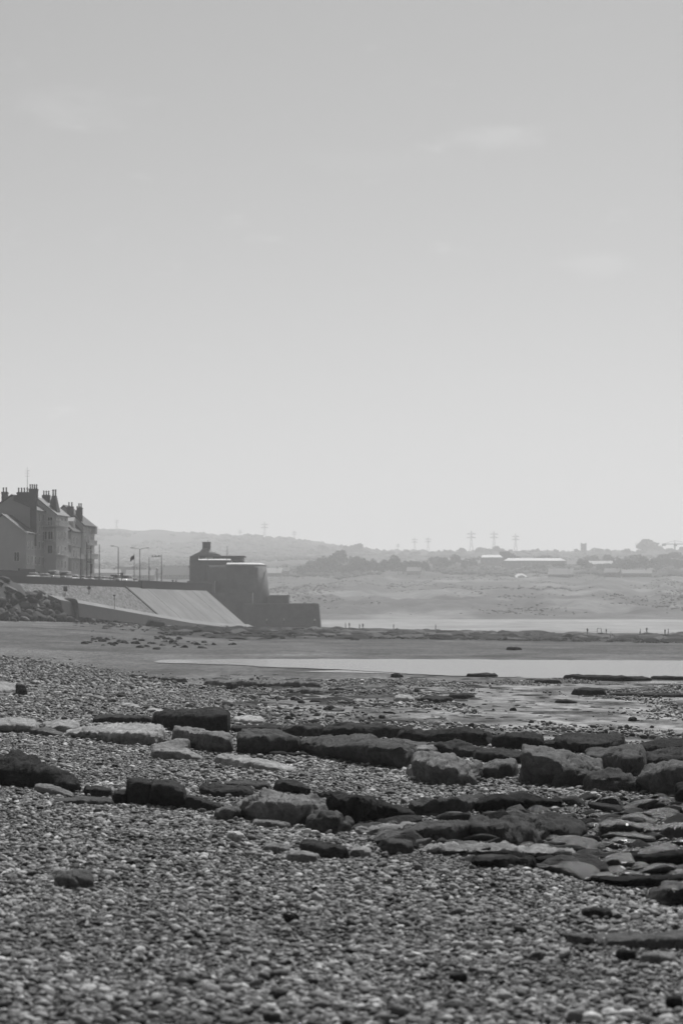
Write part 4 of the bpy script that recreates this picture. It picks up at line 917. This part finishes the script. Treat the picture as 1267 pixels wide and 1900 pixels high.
# mast, garden wall
p = road(30, 1.4, PZ + 19.0); t = empty('roof_antenna', p)
t.location = road(s_at(51.5, 1.0), 1.0, PZ + 20.2); MB().tube((0, 0, -.4), (0, 0, 5.0), .06, .03, 6).build('mast', M['metal'], t)
for zz in (3.0, 3.6, 4.2): MB().tube((-.5, 0, zz), (.5, 0, zz), .02).build('element', M['metal'], t)
tag(t, 'thin television aerial above the chimney pots', 'antenna')
gw = MB().box(-40, 0, -.2, .2, -1, 2.2).box(-14, -3, -.22, .22, 2.2, 2.7).build('garden_wall', M['dark_concrete']); gw.location = road(18.0, -3.0, PZ); gw.rotation_euler.z = RZ; tag(gw, 'dark garden wall in front of the gabled house', 'wall')
gb = MB().box(-.25, .25, 0, 22, -1, 2.3).build('garden_wall', M['dark_concrete']); gb.location = road(17.5, -2.6, PZ); gb.rotation_euler.z = RZ; tag(gb, 'dark low wall across the foot of the bare gable', 'wall')

# ------------------------------------------------------------------ the fort
FD = 680.0; fx = lambda px: (px - CX) / FPX * FD; fz = lambda py: (HY - py) / FPX * FD + CZ
fort = empty('stone_fort', (fx(430), FD + 12, 0)); ox = fx(430)
def bx(px0, px1, y0, y1, d0, d1, bat=0.0, batr=0.0):
    """battered block from pixel columns/rows at the fort's distance; d0..d1 behind FD"""
    x0, x1, z0, z1 = fx(px0) - ox, fx(px1) - ox, fz(y1), fz(y0)
    e0, e1 = d0 - 12, d1 - 12
    return MB().add([(x0, e0 - bat, z0), (x1 + batr, e0 - bat, z0), (x1 + batr, e1, z0), (x0, e1, z0), (x0, e0, z1), (x1, e0, z1), (x1, e1, z1), (x0, e1, z1)],
                    [(0,3,2,1), (4,5,6,7), (0,1,5,4), (1,2,6,5), (2,3,7,6), (3,0,4,7)])
zt = fz(1048)
MB().lathe([(11.4, fz(1168)), (11.0, fz(1104)), (10.0, zt)], 48).build('round_tower', M['stone'], fort, True)
MB().lathe([(10.05, zt + .01), (10.05, fz(1046.5)), (8.6, fz(1043.5)), (8.0, fz(1043.5))], 48, a0=R(-100), a1=R(60)).build('tower_coping', M['coping'], fort)
bx(349.5, 428, 1039, 1168, 6, 26, .6).build('gorge_block', M['stone'], fort)
x0, x1 = fx(366) - ox, fx(426) - ox
MB().prism([(-6.1, fz(1039)), (-6.1, fz(1038.3)), (-4.6, fz(1036)), (-3.5, fz(1036)), (-3.5, fz(1039))], 'x', x0, x1).build('gorge_coping', M['coping'], fort)
bx(349.8, 366, 1031, 1039, 6.5, 14).build('corner_block', M['stone'], fort)
bx(366, 447, 1031.5, 1041, 13, 24).build('guard_house', M['stone'], fort)
bx(362, 451, 1029.5, 1031.5, 11.5, 25).build('guard_house_roof', M['slate'], fort)
bx(376, 391, 1031.6, 1036, 12.6, 12.95).build('door', M['coping'], fort)
ccx = fx(378) - ox
rfc = MB().lathe([(4.9, fz(1030)), (2.2, fz(1021)), (.9, fz(1013)), (.7, fz(1012.6))], 20, ccx, 3).build('conical_roof', M['tile'], fort, True)
bxc = MB().box(ccx - 1.2, ccx + 1.2, 2.0, 4.2, fz(1018), fz(1004)).box(ccx - 1.35, ccx + 1.35, 1.9, 4.35, fz(1004.2), fz(1003)).build('chimney', M['brick'], rfc)
bx(496, 535, 1106, 1150, 4, 18, .3, .2).build('upper_platform', M['stone'], fort); bx(500, 536, 1104, 1106.1, 3.6, 18).build('platform_parapet', M['stone'], fort)
bx(452, 592, 1121, 1170, -12, 14, .8, .7).build('lower_battery', M['stone'], fort)
bx(456, 591.5, 1119.7, 1121.05, -11.8, -10).build('battery_coping', M['tile'], fort)
bx(372, 470, 1100, 1168, -6, 14, 1.5).build('outer_wall', M['stone'], fort)
bx(349, 400, 1078, 1140, -4, 10, .5).build('wing_wall', M['stone'], fort)
for px, y0, y1, dd in ((388, 1003, 1085, -5), (420, 1012, 1042, 6)):
    MB().tube((fx(px) - ox, dd - 12, fz(y1)), (fx(px) - ox, dd - 12, fz(y0)), .09, .06).build('pole', M['galv'], fort)
MB().box(fx(491) - ox, fx(493.5) - ox, -4, -3, fz(1059.5), fz(1058)).build('water_spout', M['stone'], fort)
tag(fort, 'dark round stone sea fort with conical roof and stepped batteries', 'fort')

# ------------------------------------------------------------------ people
def person_mesh(i):
    pose = [dict(lx=.12, rx=-.12, ly=.12, ry=-.14, ax=.26, ay=.05), dict(lx=.1, rx=-.1, ly=0, ry=0, ax=.22, ay=-.12), dict(lx=.16, rx=-.12, ly=.22, ry=-.2, ax=.3, ay=.15)][i]
    J = [('pel', (0, 0, .95), .15), ('sp', (0, .01, 1.18), .14), ('ch', (0, 0, 1.38), .155), ('nk', (0, 0, 1.50), .06), ('hd', (0, -.02, 1.60), .085), ('tp', (0, -.02, 1.72), .075)]
    for sx, ly in ((1, pose['ly']), (-1, pose['ry'])):
        J += [(f'h{sx}', (.10 * sx, 0, .90), .10), (f'k{sx}', (.11 * sx, -ly * .6 - .02, .50), .065), (f'a{sx}', (.11 * sx, -ly, .08), .045), (f't{sx}', (.12 * sx, -ly - .15, .04), .04),
              (f's{sx}', (.19 * sx, 0, 1.42), .065), (f'e{sx}', (pose['ax'] * sx, .03, 1.14), .045), (f'w{sx}', (pose['ax'] * sx * 1.02, -.1 + pose['ay'] * sx, .92), .034), (f'f{sx}', (pose['ax'] * sx, -.14 + pose['ay'] * sx, .84), .03)]
    id_ = {j[0]: k for k, j in enumerate(J)}
    E = [('pel', 'sp'), ('sp', 'ch'), ('ch', 'nk'), ('nk', 'hd'), ('hd', 'tp')]
    for sx in (1, -1): E += [('pel', f'h{sx}'), (f'h{sx}', f'k{sx}'), (f'k{sx}', f'a{sx}'), (f'a{sx}', f't{sx}'), ('ch', f's{sx}'), (f's{sx}', f'e{sx}'), (f'e{sx}', f'w{sx}'), (f'w{sx}', f'f{sx}')]
    me = bpy.data.meshes.new('person'); me.from_pydata([j[1] for j in J], [(id_[a], id_[b_]) for a, b_ in E], [])
    o = bpy.data.objects.new('person_tmp', me); COL.objects.link(o)
    o.modifiers.new('s', 'SKIN'); o.modifiers.new('u', 'SUBSURF').levels = 1
    for k, j in enumerate(J): me.skin_vertices[0].data[k].radius = (j[2], j[2] * (.75 if j[0] in ('sp', 'ch', 'pel') else 1)); me.skin_vertices[0].data[k].use_root = (k == 0)
    dg = bpy.context.evaluated_depsgraph_get(); out = bpy.data.meshes.new_from_object(o.evaluated_get(dg)); bpy.data.objects.remove(o)
    out.materials.clear()
    for mm in ('skin', 'cloth', 'metal', 'hair'): out.materials.append(M[mm])
    for p_ in out.polygons:
        c = p_.center; p_.use_smooth = True
        p_.material_index = 0 if (c.z > 1.49 or (abs(c.x) > .2 and c.z < 1.2)) else (1 if c.z > .93 else 2)
        if c.z > 1.66 or (c.z > 1.56 and c.y > .03): p_.material_index = 3
    out.name = 'person'; return out
PM = [person_mesh(i) for i in range(3)]
PEOPLE = [(641, 1166, 640, 0, .05, 'person in dark top, left of the pair just right of the fort'), (648, 1166, 645, 1, .25, 'person in a paler top, right of the pair near the fort'),
          (667, 1168, 640, 2, .05, 'person leaning, left of the second pair on the reef'), (673, 1167.5, 640, 0, .04, 'dark figure, right of the second pair on the reef'),
          (730, 1168.5, 640, 1, .06, 'lone small figure between the second pair and the standing walker'), (808, 1169, 620, 0, .04, 'dark standing walker alone on the reef, right of centre'),
          (495, 1158, 662, 1, .6, 'person in pale clothes at the left foot of the fort battery'), (527, 1157, 662, 0, .5, 'small pale figure at the middle foot of the fort battery'), (584, 1158, 662, 2, .6, 'pale figure at the right corner of the fort battery'),
          (1089, 1177, 590, 1, .04, 'figure left of the boat with the arched frame'), (1124, 1178, 590, 0, .05, 'figure right of the boat with the arched frame'),
          (1187, 1178, 590, 0, .04, 'figure standing at the low boat with short poles, left one'), (1199, 1176, 590, 2, .04, 'figure standing at the low boat with short poles, right one'), (1233, 1179, 585, 1, .05, 'left of the two people near the right edge'), (1239, 1178, 585, 0, .05, 'right of the two people near the right edge'),
          (1132, 1188, 520, 1, .75, 'figure in white walking in front of the reef')]
for px, py, d, i, c, lb in PEOPLE:
    p = P(px, py, d); o = obj('person', PM[i], None, c); o.location = p; o.rotation_euler.z = random.uniform(0, 6.28); tag(o, lb, 'person', 'people walking on the reef')
    if d < 655: o.location.z = max(p.z, ground_z(p.x, d))
for px, c, lb in ((321, .05, 'dark figure seated on the parapet near the fort'), (327, .5, 'pale figure on the parapet beside the dark one')):
    v = -12.5; o = obj('person', PM[1], None, c); o.location = road(s_at(px, v), v, PZ); tag(o, lb, 'person', 'people on the promenade')

# boats / gear on the reef crest
def boat(px, py, d, L, frame, label):
    p = P(px, py, d); t = empty('boat', (p.x, d, max(p.z, ground_z(p.x, d))))
    secs = []; vs_ = []
    for i in range(9):
        a = i / 8; x = lerp(-L/2, L/2, a); w = .95 * (1 - max(0, (a - .45) / .55) ** 2.2) + .02; sh = .75 + .35 * max(0, a - .5) * 2
        vs_ += [(x, -w, sh), (x, -w * .75, .15), (x, 0, 0), (x, w * .75, .15), (x, w, sh)]
    fs = [(i*5 + j, i*5 + j + 1, (i+1)*5 + j + 1, (i+1)*5 + j) for i in range(8) for j in range(4)] + [(i*5, (i+1)*5, (i+1)*5 + 4, i*5 + 4) for i in range(8)] + [(0, 4, 3, 2, 1), (40, 41, 42, 43, 44)]
    MB().add(vs_, fs).build('hull', M['metal'], t)
    MB().box(-L*.1, L*.22, -.55, .55, .72, 1.5).build('wheelhouse', M['metal'], t); MB().box(-L*.05, L*.17, -.56, -.5, 1.05, 1.4).build('window', M['glass'], t)
    if frame:
        m_ = MB()
        for x in (-.75, .75): m_.tube((x, 0, 1.5), (x * 1.02, 0, 3.2), .12)
        m_.tube((-.75, 0, 3.2), (-.45, 0, 3.5), .12).tube((-.45, 0, 3.5), (.45, 0, 3.5), .12).tube((.45, 0, 3.5), (.75, 0, 3.2), .12).build('arched_frame', M['metal'], t)
    else:
        for x in (-L*.3, L*.1, L*.25): MB().tube((x, 0, .7), (x, 0, 2.2), .06).build('pole', M['metal'], t)
    t.scale = (.75, .75, .62); tag(t, label, 'boat')
boat(1111, 1180, 635, 6.5, True, 'small dark boat with a tall arched frame behind the reef')
boat(1193, 1182, 635, 5.0, False, 'low dark boat with short poles behind the reef, right side')

# ------------------------------------------------------------------ dunes, town and hills
RD = [690, 800, 900, 980, 1080, 1200, 1400, 1700, 2000, 2400, 2800, 3200, 3800, 4500, 5200, 6500, 9000]
RY = [1186, 1172, 1160, 1150, 1136, 1118, 1098, 1082, 1070, 1058, 1048, 1038, 1031, 1033, 1036, 1044, 1070]
LY = [1094, 1092, 1090, 1088, 1085, 1082, 1078, 1072, 1064, 1054, 1045, 1036, 1012, 985, 992, 1012, 1070]
HPX = [0, 170, 230, 300, 400, 500, 560, 650, 800]; HYS = [983, 985, 986, 989, 996, 1002, 1008, 1022, 1033]
def land_z(x, d):
    px = CX + x / d * FPX; w = sstep(330, 470, px)
    y = lerp(interp(d, RD, LY), interp(d, RD, RY), w)
    if d > 3200:
        yh = interp(px, HPX, HYS); y = lerp(interp(3200, RD, RY), yh, sstep(3200, 4500, d)) if d < 4500 else lerp(yh, 1075, sstep(4500, 9000, d))
    z = CZ + (HY - y) / FPX * d
    a = 4.0 * sstep(960, 1150, d) + 3 * sstep(1900, 2600, d) + 3 * sstep(3300, 4200, d); wl_ = lerp(38, 120, sstep(1000, 3500, d))
    if w < .99: a *= lerp(.3, 1, max(w, sstep(1500, 2500, d)))
    r_ = 1 - 2 * abs(fbm(x / wl_, d / wl_ / 1.6, 7.7, 4)) if d < 2600 else 0.4 + fbm(x / wl_, d / wl_, 7.7, 4)
    return z + a * (r_ - .35)
def land_zone(x, d, z):
    px = CX + x / d * FPX
    nz = fbm(x / 60, d / 130, 3.3, 4)
    if d < 985: al = .24 if px > 430 else .12
    elif d < 1900: al = .085 + .07 * sstep(.15, .5, nz) + .02 * (1 - sstep(1000, 1200, d))
    elif d < 3300: al = .055 + .04 * sstep(.2, .5, nz)
    else: al = .045 + .012 * sstep(.1, .4, nz)
    return al, 0, 0
us2 = [-.9, -.6, -.4, -.3, -.24] + [-.2 + .4 * i / 190 for i in range(191)] + [.24, .3, .4, .6, .9]
ds2 = [690.0]
while ds2[-1] < 9000: ds2.append(ds2[-1] * (1.011 if ds2[-1] < 4800 else 1.06))
dunes = obj('dunes_and_hills', grid_mesh('dunes_and_hills', us2, ds2, land_z, land_zone, M['dune'])); tag(dunes, kind='structure')

def lumps(name, count, d0, d1, s0, s1, test, seed, flat=.75):
    rr = random.Random(seed); bm = bmesh.new(); bmesh.ops.create_icosphere(bm, subdivisions=1, radius=1); base = [v.co.copy() for v in bm.verts]; fc = [tuple(v.index for v in f_.verts) for f_ in bm.faces]; bm.free()
    V, F_ = [], []; k = 0; tries = 0
    while k < count and tries < count * 12:
        tries += 1; d = math.exp(rr.uniform(math.log(d0), math.log(d1))); x = rr.uniform(-.18, .18) * d
        if not test(x, d, rr): continue
        z = land_z(x, d); s_ = rr.uniform(s0, s1); b_ = len(V); a = rr.uniform(0, 6.3); ca, sa = math.cos(a), math.sin(a); sx, sy = rr.uniform(.8, 1.6), rr.uniform(.8, 1.4)
        for v in base:
            j = rr.uniform(.7, 1.2); q = v * s_ * j; V.append((x + (q.x * ca - q.y * sa) * sx, d + (q.x * sa + q.y * ca) * sy, z + q.z * flat + s_ * .15))
        F_ += [tuple(i + b_ for i in f_) for f_ in fc]; k += 1
    me = bpy.data.meshes.new(name); me.from_pydata(V, [], F_); me.materials.append(M['scrub']); o = obj(name, me); tag(o, kind='stuff'); return o
def veg(thr, sc): return lambda x, d, rr: fbm(x / sc, d / sc / 2, 21.0, 3) > thr + rr.gauss(0, .12) and not (CX + x / d * FPX < 420 and d < 1300)
lumps('dune_scrub', 6000, 1040, 2000, .3, .8, veg(.12, 70), 4, .5)
lumps('town_shrubbery', 5000, 1900, 3300, 1.5, 4.5, veg(.0, 110), 5, .8)
lumps('hill_woodland', 6500, 3300, 4700, 4, 9, veg(-.05, 220), 6, .8)

# trees of the hazy tree line
def tree_parts(i):
    rr = random.Random(300 + i); H_ = 1.0; V, F_ = [], []
    lob = [(Vector((rr.gauss(0, .17), rr.gauss(0, .17), rr.uniform(.42, .82))), rr.uniform(.15, .27)) for _ in range(9)]
    for _ in range(620):
        c, r_ = rr.choice(lob); q = Vector((rr.gauss(0, 1), rr.gauss(0, 1), rr.gauss(0, 1))).normalized() * r_ * rr.uniform(.6, 1.08); p = c + q
        if p.z < .16: continue
        u_ = Vector((rr.gauss(0, 1), rr.gauss(0, 1), rr.gauss(0, 1))).normalized(); w_ = u_.cross(q).normalized(); s_ = rr.uniform(.04, .085)
        b_ = len(V); V += [p - u_ * s_ - w_ * s_ * .6, p + u_ * s_ - w_ * s_ * .5, p + u_ * s_ * .7 + w_ * s_ * .8, p - u_ * s_ * .6 + w_ * s_ * .6]; F_.append((b_, b_+1, b_+2, b_+3))
    cm = bpy.data.meshes.new('crown'); cm.from_pydata([tuple(v) for v in V], [], F_); cm.materials.append(M['leaf'])
    tm = MB().tube((0, 0, -.1), (0, 0, .5), .035, .02, 6)
    for k in range(4):
        a = k * 1.6 + rr.random(); tm.tube((0, 0, .3 + .05 * k), (.2 * math.cos(a), .2 * math.sin(a), .6), .016, .006, 5)
    return cm, tm.mesh('trunk', M['bark'])
TP = [tree_parts(i) for i in range(6)]
def tree(px, d, h_, label, wide=1.0):
    x = (px - CX) / FPX * d; t = empty('tree', (x, d, land_z(x, d) - .04 * h_), random.uniform(0, 6.28)); cm, tm = random.choice(TP)
    c = obj('crown', cm, t); k_ = obj('trunk', tm, t); t.scale = (h_ * wide, h_ * wide, h_); tag(t, label, 'tree', 'trees beyond the dunes'); return t
for px in (560, 572, 586, 590, 600, 606, 616, 628, 634, 645, 652, 662, 672, 684, 694, 706, 716, 728, 738, 748, 760, 772, 784):
    tree(px + random.uniform(-3, 3), random.uniform(2050, 2200), random.uniform(11, 17) * (1.35 if px in (590, 606, 634) else 1) , 'dark tree in the clump right of the fort below the skyline', random.uniform(.9, 1.3))
for _ in range(60):
    px, d = random.uniform(790, 1275), random.uniform(2150, 2650)
    if 880 < px < 1055: d = random.choice((random.uniform(2150, 2300), random.uniform(2520, 2650)))
    tree(px, d, random.uniform(6, 9) if 880 < px < 1055 and d < 2400 else random.uniform(9, 15), 'dark tree among the town roofs on the right', random.uniform(.9, 1.4))
sk = [(655, 26, 'large round tree on the skyline above the dark clump'), (820, 14, 'round tree on the skyline between the middle pylons and the tall pylon'), (858, 16, 'round tree on the skyline just left of the tall pylon'),
      (905, 16, 'round tree on the skyline left of the pylon over the left hall'), (922, 15, 'round tree on the skyline right of the pylon over the left hall'), (993, 20, 'left of two domed trees above the longest hall'), (1026, 20, 'right of two domed trees above the longest hall'),
      (1110, 16, 'domed skyline tree just right of the church tower'), (1130, 16, 'domed skyline tree second right of the church tower'), (1196, 30, 'tallest domed tree on the skyline left of the crane'), (1205, 24, 'tree leaning against the tallest domed tree on its right'), (1220, 14, 'small skyline tree between the tallest domed tree and the crane')]
for px, h_, lb in sk: tree(px, random.uniform(3650, 3800), h_, lb, 1.2)
for _ in range(75): tree(random.uniform(570, 1290), random.uniform(3550, 3850), random.uniform(7, 15), 'hazy tree in the continuous treeline along the skyline', random.uniform(1.1, 1.7))
for _ in range(18): tree(random.uniform(170, 345), random.uniform(1500, 2400), random.uniform(6, 9), 'hazy tree between the villas and the fort', 1.3)

# town houses and larger buildings
def town_house(px, d, L, D, eave, ridge, wall, roofm, label, name='town_house', rz=0.0, base=None):
    x = (px - CX) / FPX * d; z = land_z(x, d) if base is None else base; t = empty(name, (x, d, z), rz)
    MB().prism([(-D/2, -3), (-D/2, eave), (0, ridge - .1), (D/2, eave), (D/2, -3)], 'x', -L/2, L/2).build('wall', M['render'], t, color=wall)
    sl_ = (ridge - eave) / (D / 2); r_ = MB()
    for sg in (-1, 1): r_.add([(-L/2 - .4, sg * (D/2 + .4), eave - .4 * sl_), (L/2 + .4, sg * (D/2 + .4), eave - .4 * sl_), (L/2 + .4, 0, ridge), (-L/2 - .4, 0, ridge), (-L/2 - .4, sg * (D/2 + .4), eave - .4 * sl_ + .25), (L/2 + .4, sg * (D/2 + .4), eave - .4 * sl_ + .25), (L/2 + .4, 0, ridge + .25), (-L/2 - .4, 0, ridge + .25)],
        [(0,1,2,3), (4,7,6,5), (0,4,5,1), (1,5,6,2), (2,6,7,3), (3,7,4,0)])
    rf = r_.build('roof', roofm, t); MB().box(L*.3, L*.3 + 1, -.4, .4, ridge - 1, ridge + 1.3).build('chimney', M['brick'], rf)
    for k in range(max(2, int(L / 3.2))):
        w = obj('window', WF, t); w.location = (-L/2 + 1.6 + k * 3.2, -D/2, 1.2); obj('pane', WP, w)
    tag(t, label, 'house', 'houses of the far town'); return t
for px, d, L, c, rm, lb in [(500, 1900, 22, .45, 'coping', 'pale-roofed house beside the fort tower'), (522, 1910, 14, .2, 'slate', 'darker house right of the pale-roofed one by the fort'), (680, 2350, 16, .4, 'tile', 'house half hidden behind the tree clump'),
        (755, 2350, 26, .4, 'tile', 'long pale house above the end of the tree clump'), (768, 2000, 12, .5, 'tile', 'small pale cottage in the dunes below the trees'), (878, 2400, 14, .4, 'tile', 'house left of the long flat roofs'),
        (1073, 2500, 26, .5, 'tile', 'pale block-like house right of the long flat roofs'), (1112, 2450, 28, .15, 'coping', 'dark house with a pale roof line right of the pale block'),
        (1140, 2450, 16, .35, 'tile', 'house with pale gable right of the dark house'), (1165, 2500, 15, .25, 'slate', 'grey-roofed house between two paler ones on the right'), (1190, 2480, 18, .4, 'tile', 'wide house under the round skyline tree'),
        (1215, 2500, 18, .3, 'slate', 'slate-roofed house near the right edge'), (1245, 2450, 14, .3, 'tile', 'small tiled house near the right edge'), (1262, 2350, 16, .15, 'slate', 'dark house cut by the right edge'),
        (1040, 1850, 20, .5, 'coping', 'low pale long house below the flat roofs'), (1135, 1850, 12, .6, 'tile', 'little white cottage in the dunes at the right'), (1180, 1870, 24, .35, 'tile', 'long low house in the dunes at the right'),
        (195, 1500, 20, .35, 'tile', 'hazy house right of the villas'), (262, 1450, 18, .5, 'tile', 'pale house behind the two-armed lamp'), (285, 1700, 26, .3, 'slate', 'broad hazy roof behind the floodlight mast'), (333, 1500, 20, .5, 'tile', 'pale house left of the fort'), (240, 1650, 16, .25, 'slate', 'dark roofed house behind the flag'), (320, 1900, 30, .3, 'slate', 'long hazy roof left of the fort tower')]:
    town_house(px, d, L, random.uniform(7, 9), random.uniform(3, 4.5), random.uniform(6.5, 8.5), .2, M[rm], lb, rz=random.gauss(0, .15)).children[0].color = (c, c, c, 1)
def hall(px0, px1, ytop, h_, d, label, flat='coping', wallc=.12):
    xa, xb = (px0 - CX) / FPX * d, (px1 - CX) / FPX * d; zt_ = CZ + (HY - ytop) / FPX * d; t = empty('flat_roofed_hall', ((xa + xb) / 2, d, zt_ - h_)); w = (xb - xa) / 2
    MB().box(-w, w, -8, 8, -8, h_ - 2.8).build('wall', M['render'], t, color=wallc)
    MB().add([(-w - 1, -10, h_ - 2.6), (w + 1, -10, h_ - 2.6), (w * .85, 0, h_ + .2), (-w * .85, 0, h_ + .2), (-w - 1, -10, h_ - 2.9), (w + 1, -10, h_ - 2.9), (w * .85, 0, h_ - .2), (-w * .85, 0, h_ - .2)], [(0,1,2,3), (4,7,6,5), (0,4,5,1), (1,5,6,2), (2,6,7,3), (3,7,4,0)]).build('roof', M[flat], t)
    k = -w + 3
    while k < w - 2: 
        q = obj('window', WF, t); q.location = (k, -8, 1.5); obj('pane', WP, q); k += 5
    tag(t, label, 'building')
hall(892, 930, 1030, 9, 2450, 'left one of two long halls with a bright roof'); hall(934, 1047, 1036, 8, 2400, 'longest hall with a bright flat roof on the right')
x = (936 - CX) / FPX * 2460; zt_ = CZ + (HY - 1022.5) / FPX * 2460; t = empty('block_tower', (x, 2460, zt_ - 22)); MB().box(-5.4, 5.4, -5, 5, 0, 21.2).build('wall', M['render'], t, color=.05); MB().prism([(-6, 21.2), (-5.9, 22), (5.9, 22), (6, 21.2)], 'y', -5.6, 5.6).build('roof', M['coping'], t); tag(t, 'dark square tower block between the two bright-roofed halls', 'building')
x = (965 - CX) / FPX * 1950; t = empty('pavilion', (x, 1950, CZ + (HY - 1077) / FPX * 1950)); MB().box(-7, 7, -7, 7, -4, 1.2).build('wall', M['render'], t, color=.35)
MB().add([(-8.8, -8.8, 1), (8.8, -8.8, 1), (8.8, 8.8, 1), (-8.8, 8.8, 1), (-2.2, 0, 6.0), (2.2, 0, 6.0)], [(0,3,2,1), (0,1,5,4), (1,2,5), (2,3,4,5), (3,0,4)]).build('roof', M['coping'], t); tag(t, 'pavilion with a pale hipped roof below the long hall', 'building')
x = (1082 - CX) / FPX * 3500; zt_ = CZ + (HY - 1008) / FPX * 3500; t = empty('church_tower', (x, 3500, zt_ - 26)); MB().box(-4, 4, -4, 4, -6, 24).build('shaft', M['stone'], t); MB().box(-4.5, 4.5, -4.5, 4.5, 24, 25.2).build('parapet', M['stone'], t)
for sx in (-4, 2.8):
    for sy in (-4, 2.8): MB().box(sx, sx + 1.2, sy, sy + 1.2, 25.2, 26.6).build('pinnacle', M['stone'], t)
tag(t, 'square church tower rising over the treeline', 'tower')
# tower crane
x = (1251 - CX) / FPX * 3300; zj = CZ + (HY - 1009.5) / FPX * 3300; t = empty('tower_crane', (x, 3300, land_z(x, 3300))); hj = zj - land_z(x, 3300)
MB().box(-.9, .9, -.9, .9, -2, hj + 1).build('mast', M['galv'], t); MB().box(-18, 34, -.7, .7, hj - .6, hj + .6).build('jib', M['galv'], t); MB().box(-18.5, -13, -1, 1, hj - 2.6, hj + .7).build('counterweight', M['galv'], t)
MB().box(-1.4, 3, -1.2, 1.2, hj - 3.2, hj - .7).build('cab', M['galv'], t); MB().tube((0, 0, hj), (0, 0, hj + 5), .6, .3).tube((0, 0, hj + 5), (24, 0, hj + .5), .25).tube((0, 0, hj + 5), (-16, 0, hj + .5), .25).build('tie_bar', M['galv'], t); tag(t, 'tower crane with horizontal jib at the right edge', 'crane')
# pylons
def pylon_mesh(h_):
    mb = MB(); w = h_ * .10; lv = [0, .3, .55, .72, .86, 1.0]; wd = [w, w * .62, w * .36, w * .22, w * .18, .1]
    for i in range(5):
        z0, z1, a, b_ = lv[i] * h_, lv[i+1] * h_, wd[i], wd[i+1]
        for sx in (-1, 1):
            for sy in (-1, 1): mb.tube((sx*a, sy*a, z0), (sx*b_, sy*b_, z1), .22, .22, 4)
            mb.tube((sx*a, -a, z0), (-sx*b_, -b_, z1), .14, .14, 4); mb.tube((sx*a, a, z0), (-sx*b_, b_, z1), .14, .14, 4)
    return mb.mesh('lattice', M['galv'])
def arm_mesh(h_):
    return MB().tube((-h_*.17, 0, 0), (h_*.17, 0, 0), .4, .4, 4).tube((-h_*.17, 0, 0), (0, 0, h_*.05), .25, .25, 4).tube((h_*.17, 0, 0), (0, 0, h_*.05), .25, .25, 4).mesh('crossarm', M['galv'])
LM, AM = pylon_mesh(34), arm_mesh(34)
for px, yt, d, lb in [(217, 963, 4450, 'pylon above the hill just right of the villas'), (446, 982, 4400, 'pylon above the hill right of the fort roof'), (491, 968, 4450, 'tall pylon on the falling shoulder of the hill'), (546, 984, 4400, 'pylon at the end of the hill crest'),
        (738, 1008, 4200, 'short pylon left of the middle pair'), (769, 997, 4200, 'left pylon of the middle pair'), (794, 996, 4200, 'right pylon of the middle pair'), (874, 984, 4200, 'tall pylon left of the bright-roofed halls'), (916, 985, 4200, 'pylon above the left bright-roofed hall'), (956, 990, 4200, 'pylon above the longest hall')]:
    x = (px - CX) / FPX * d; z0 = land_z(x, d) - 1; h_ = CZ + (HY - yt) / FPX * d - z0; t = empty('electricity_pylon', (x, d, z0)); k_ = h_ / 34
    obj('lattice', LM, t)
    for zz in (.72, .86): obj('crossarm', AM, t).location.z = 34 * zz
    t.scale = (k_, k_, k_); tag(t, lb, 'pylon', 'pylons on the skyline')

# ------------------------------------------------------------------ haze
hz = MB().box(-6500, 6500, -40, 9300, -14, 240).build('haze', None); tag(hz, kind='stuff'); hz.display_type = 'WIRE'
m = bpy.data.materials.new('haze_air'); m.use_nodes = True; nt = m.node_tree; nt.nodes.clear()
pv = nt.nodes.new('ShaderNodeVolumePrincipled'); pv.inputs['Color'].default_value = (.96, .96, .96, 1); pv.inputs['Density'].default_value = 0.00025; pv.inputs['Anisotropy'].default_value = 0.25
om = nt.nodes.new('ShaderNodeOutputMaterial'); nt.links.new(pv.outputs[0], om.inputs['Volume'])
hz.data.materials.append(m)
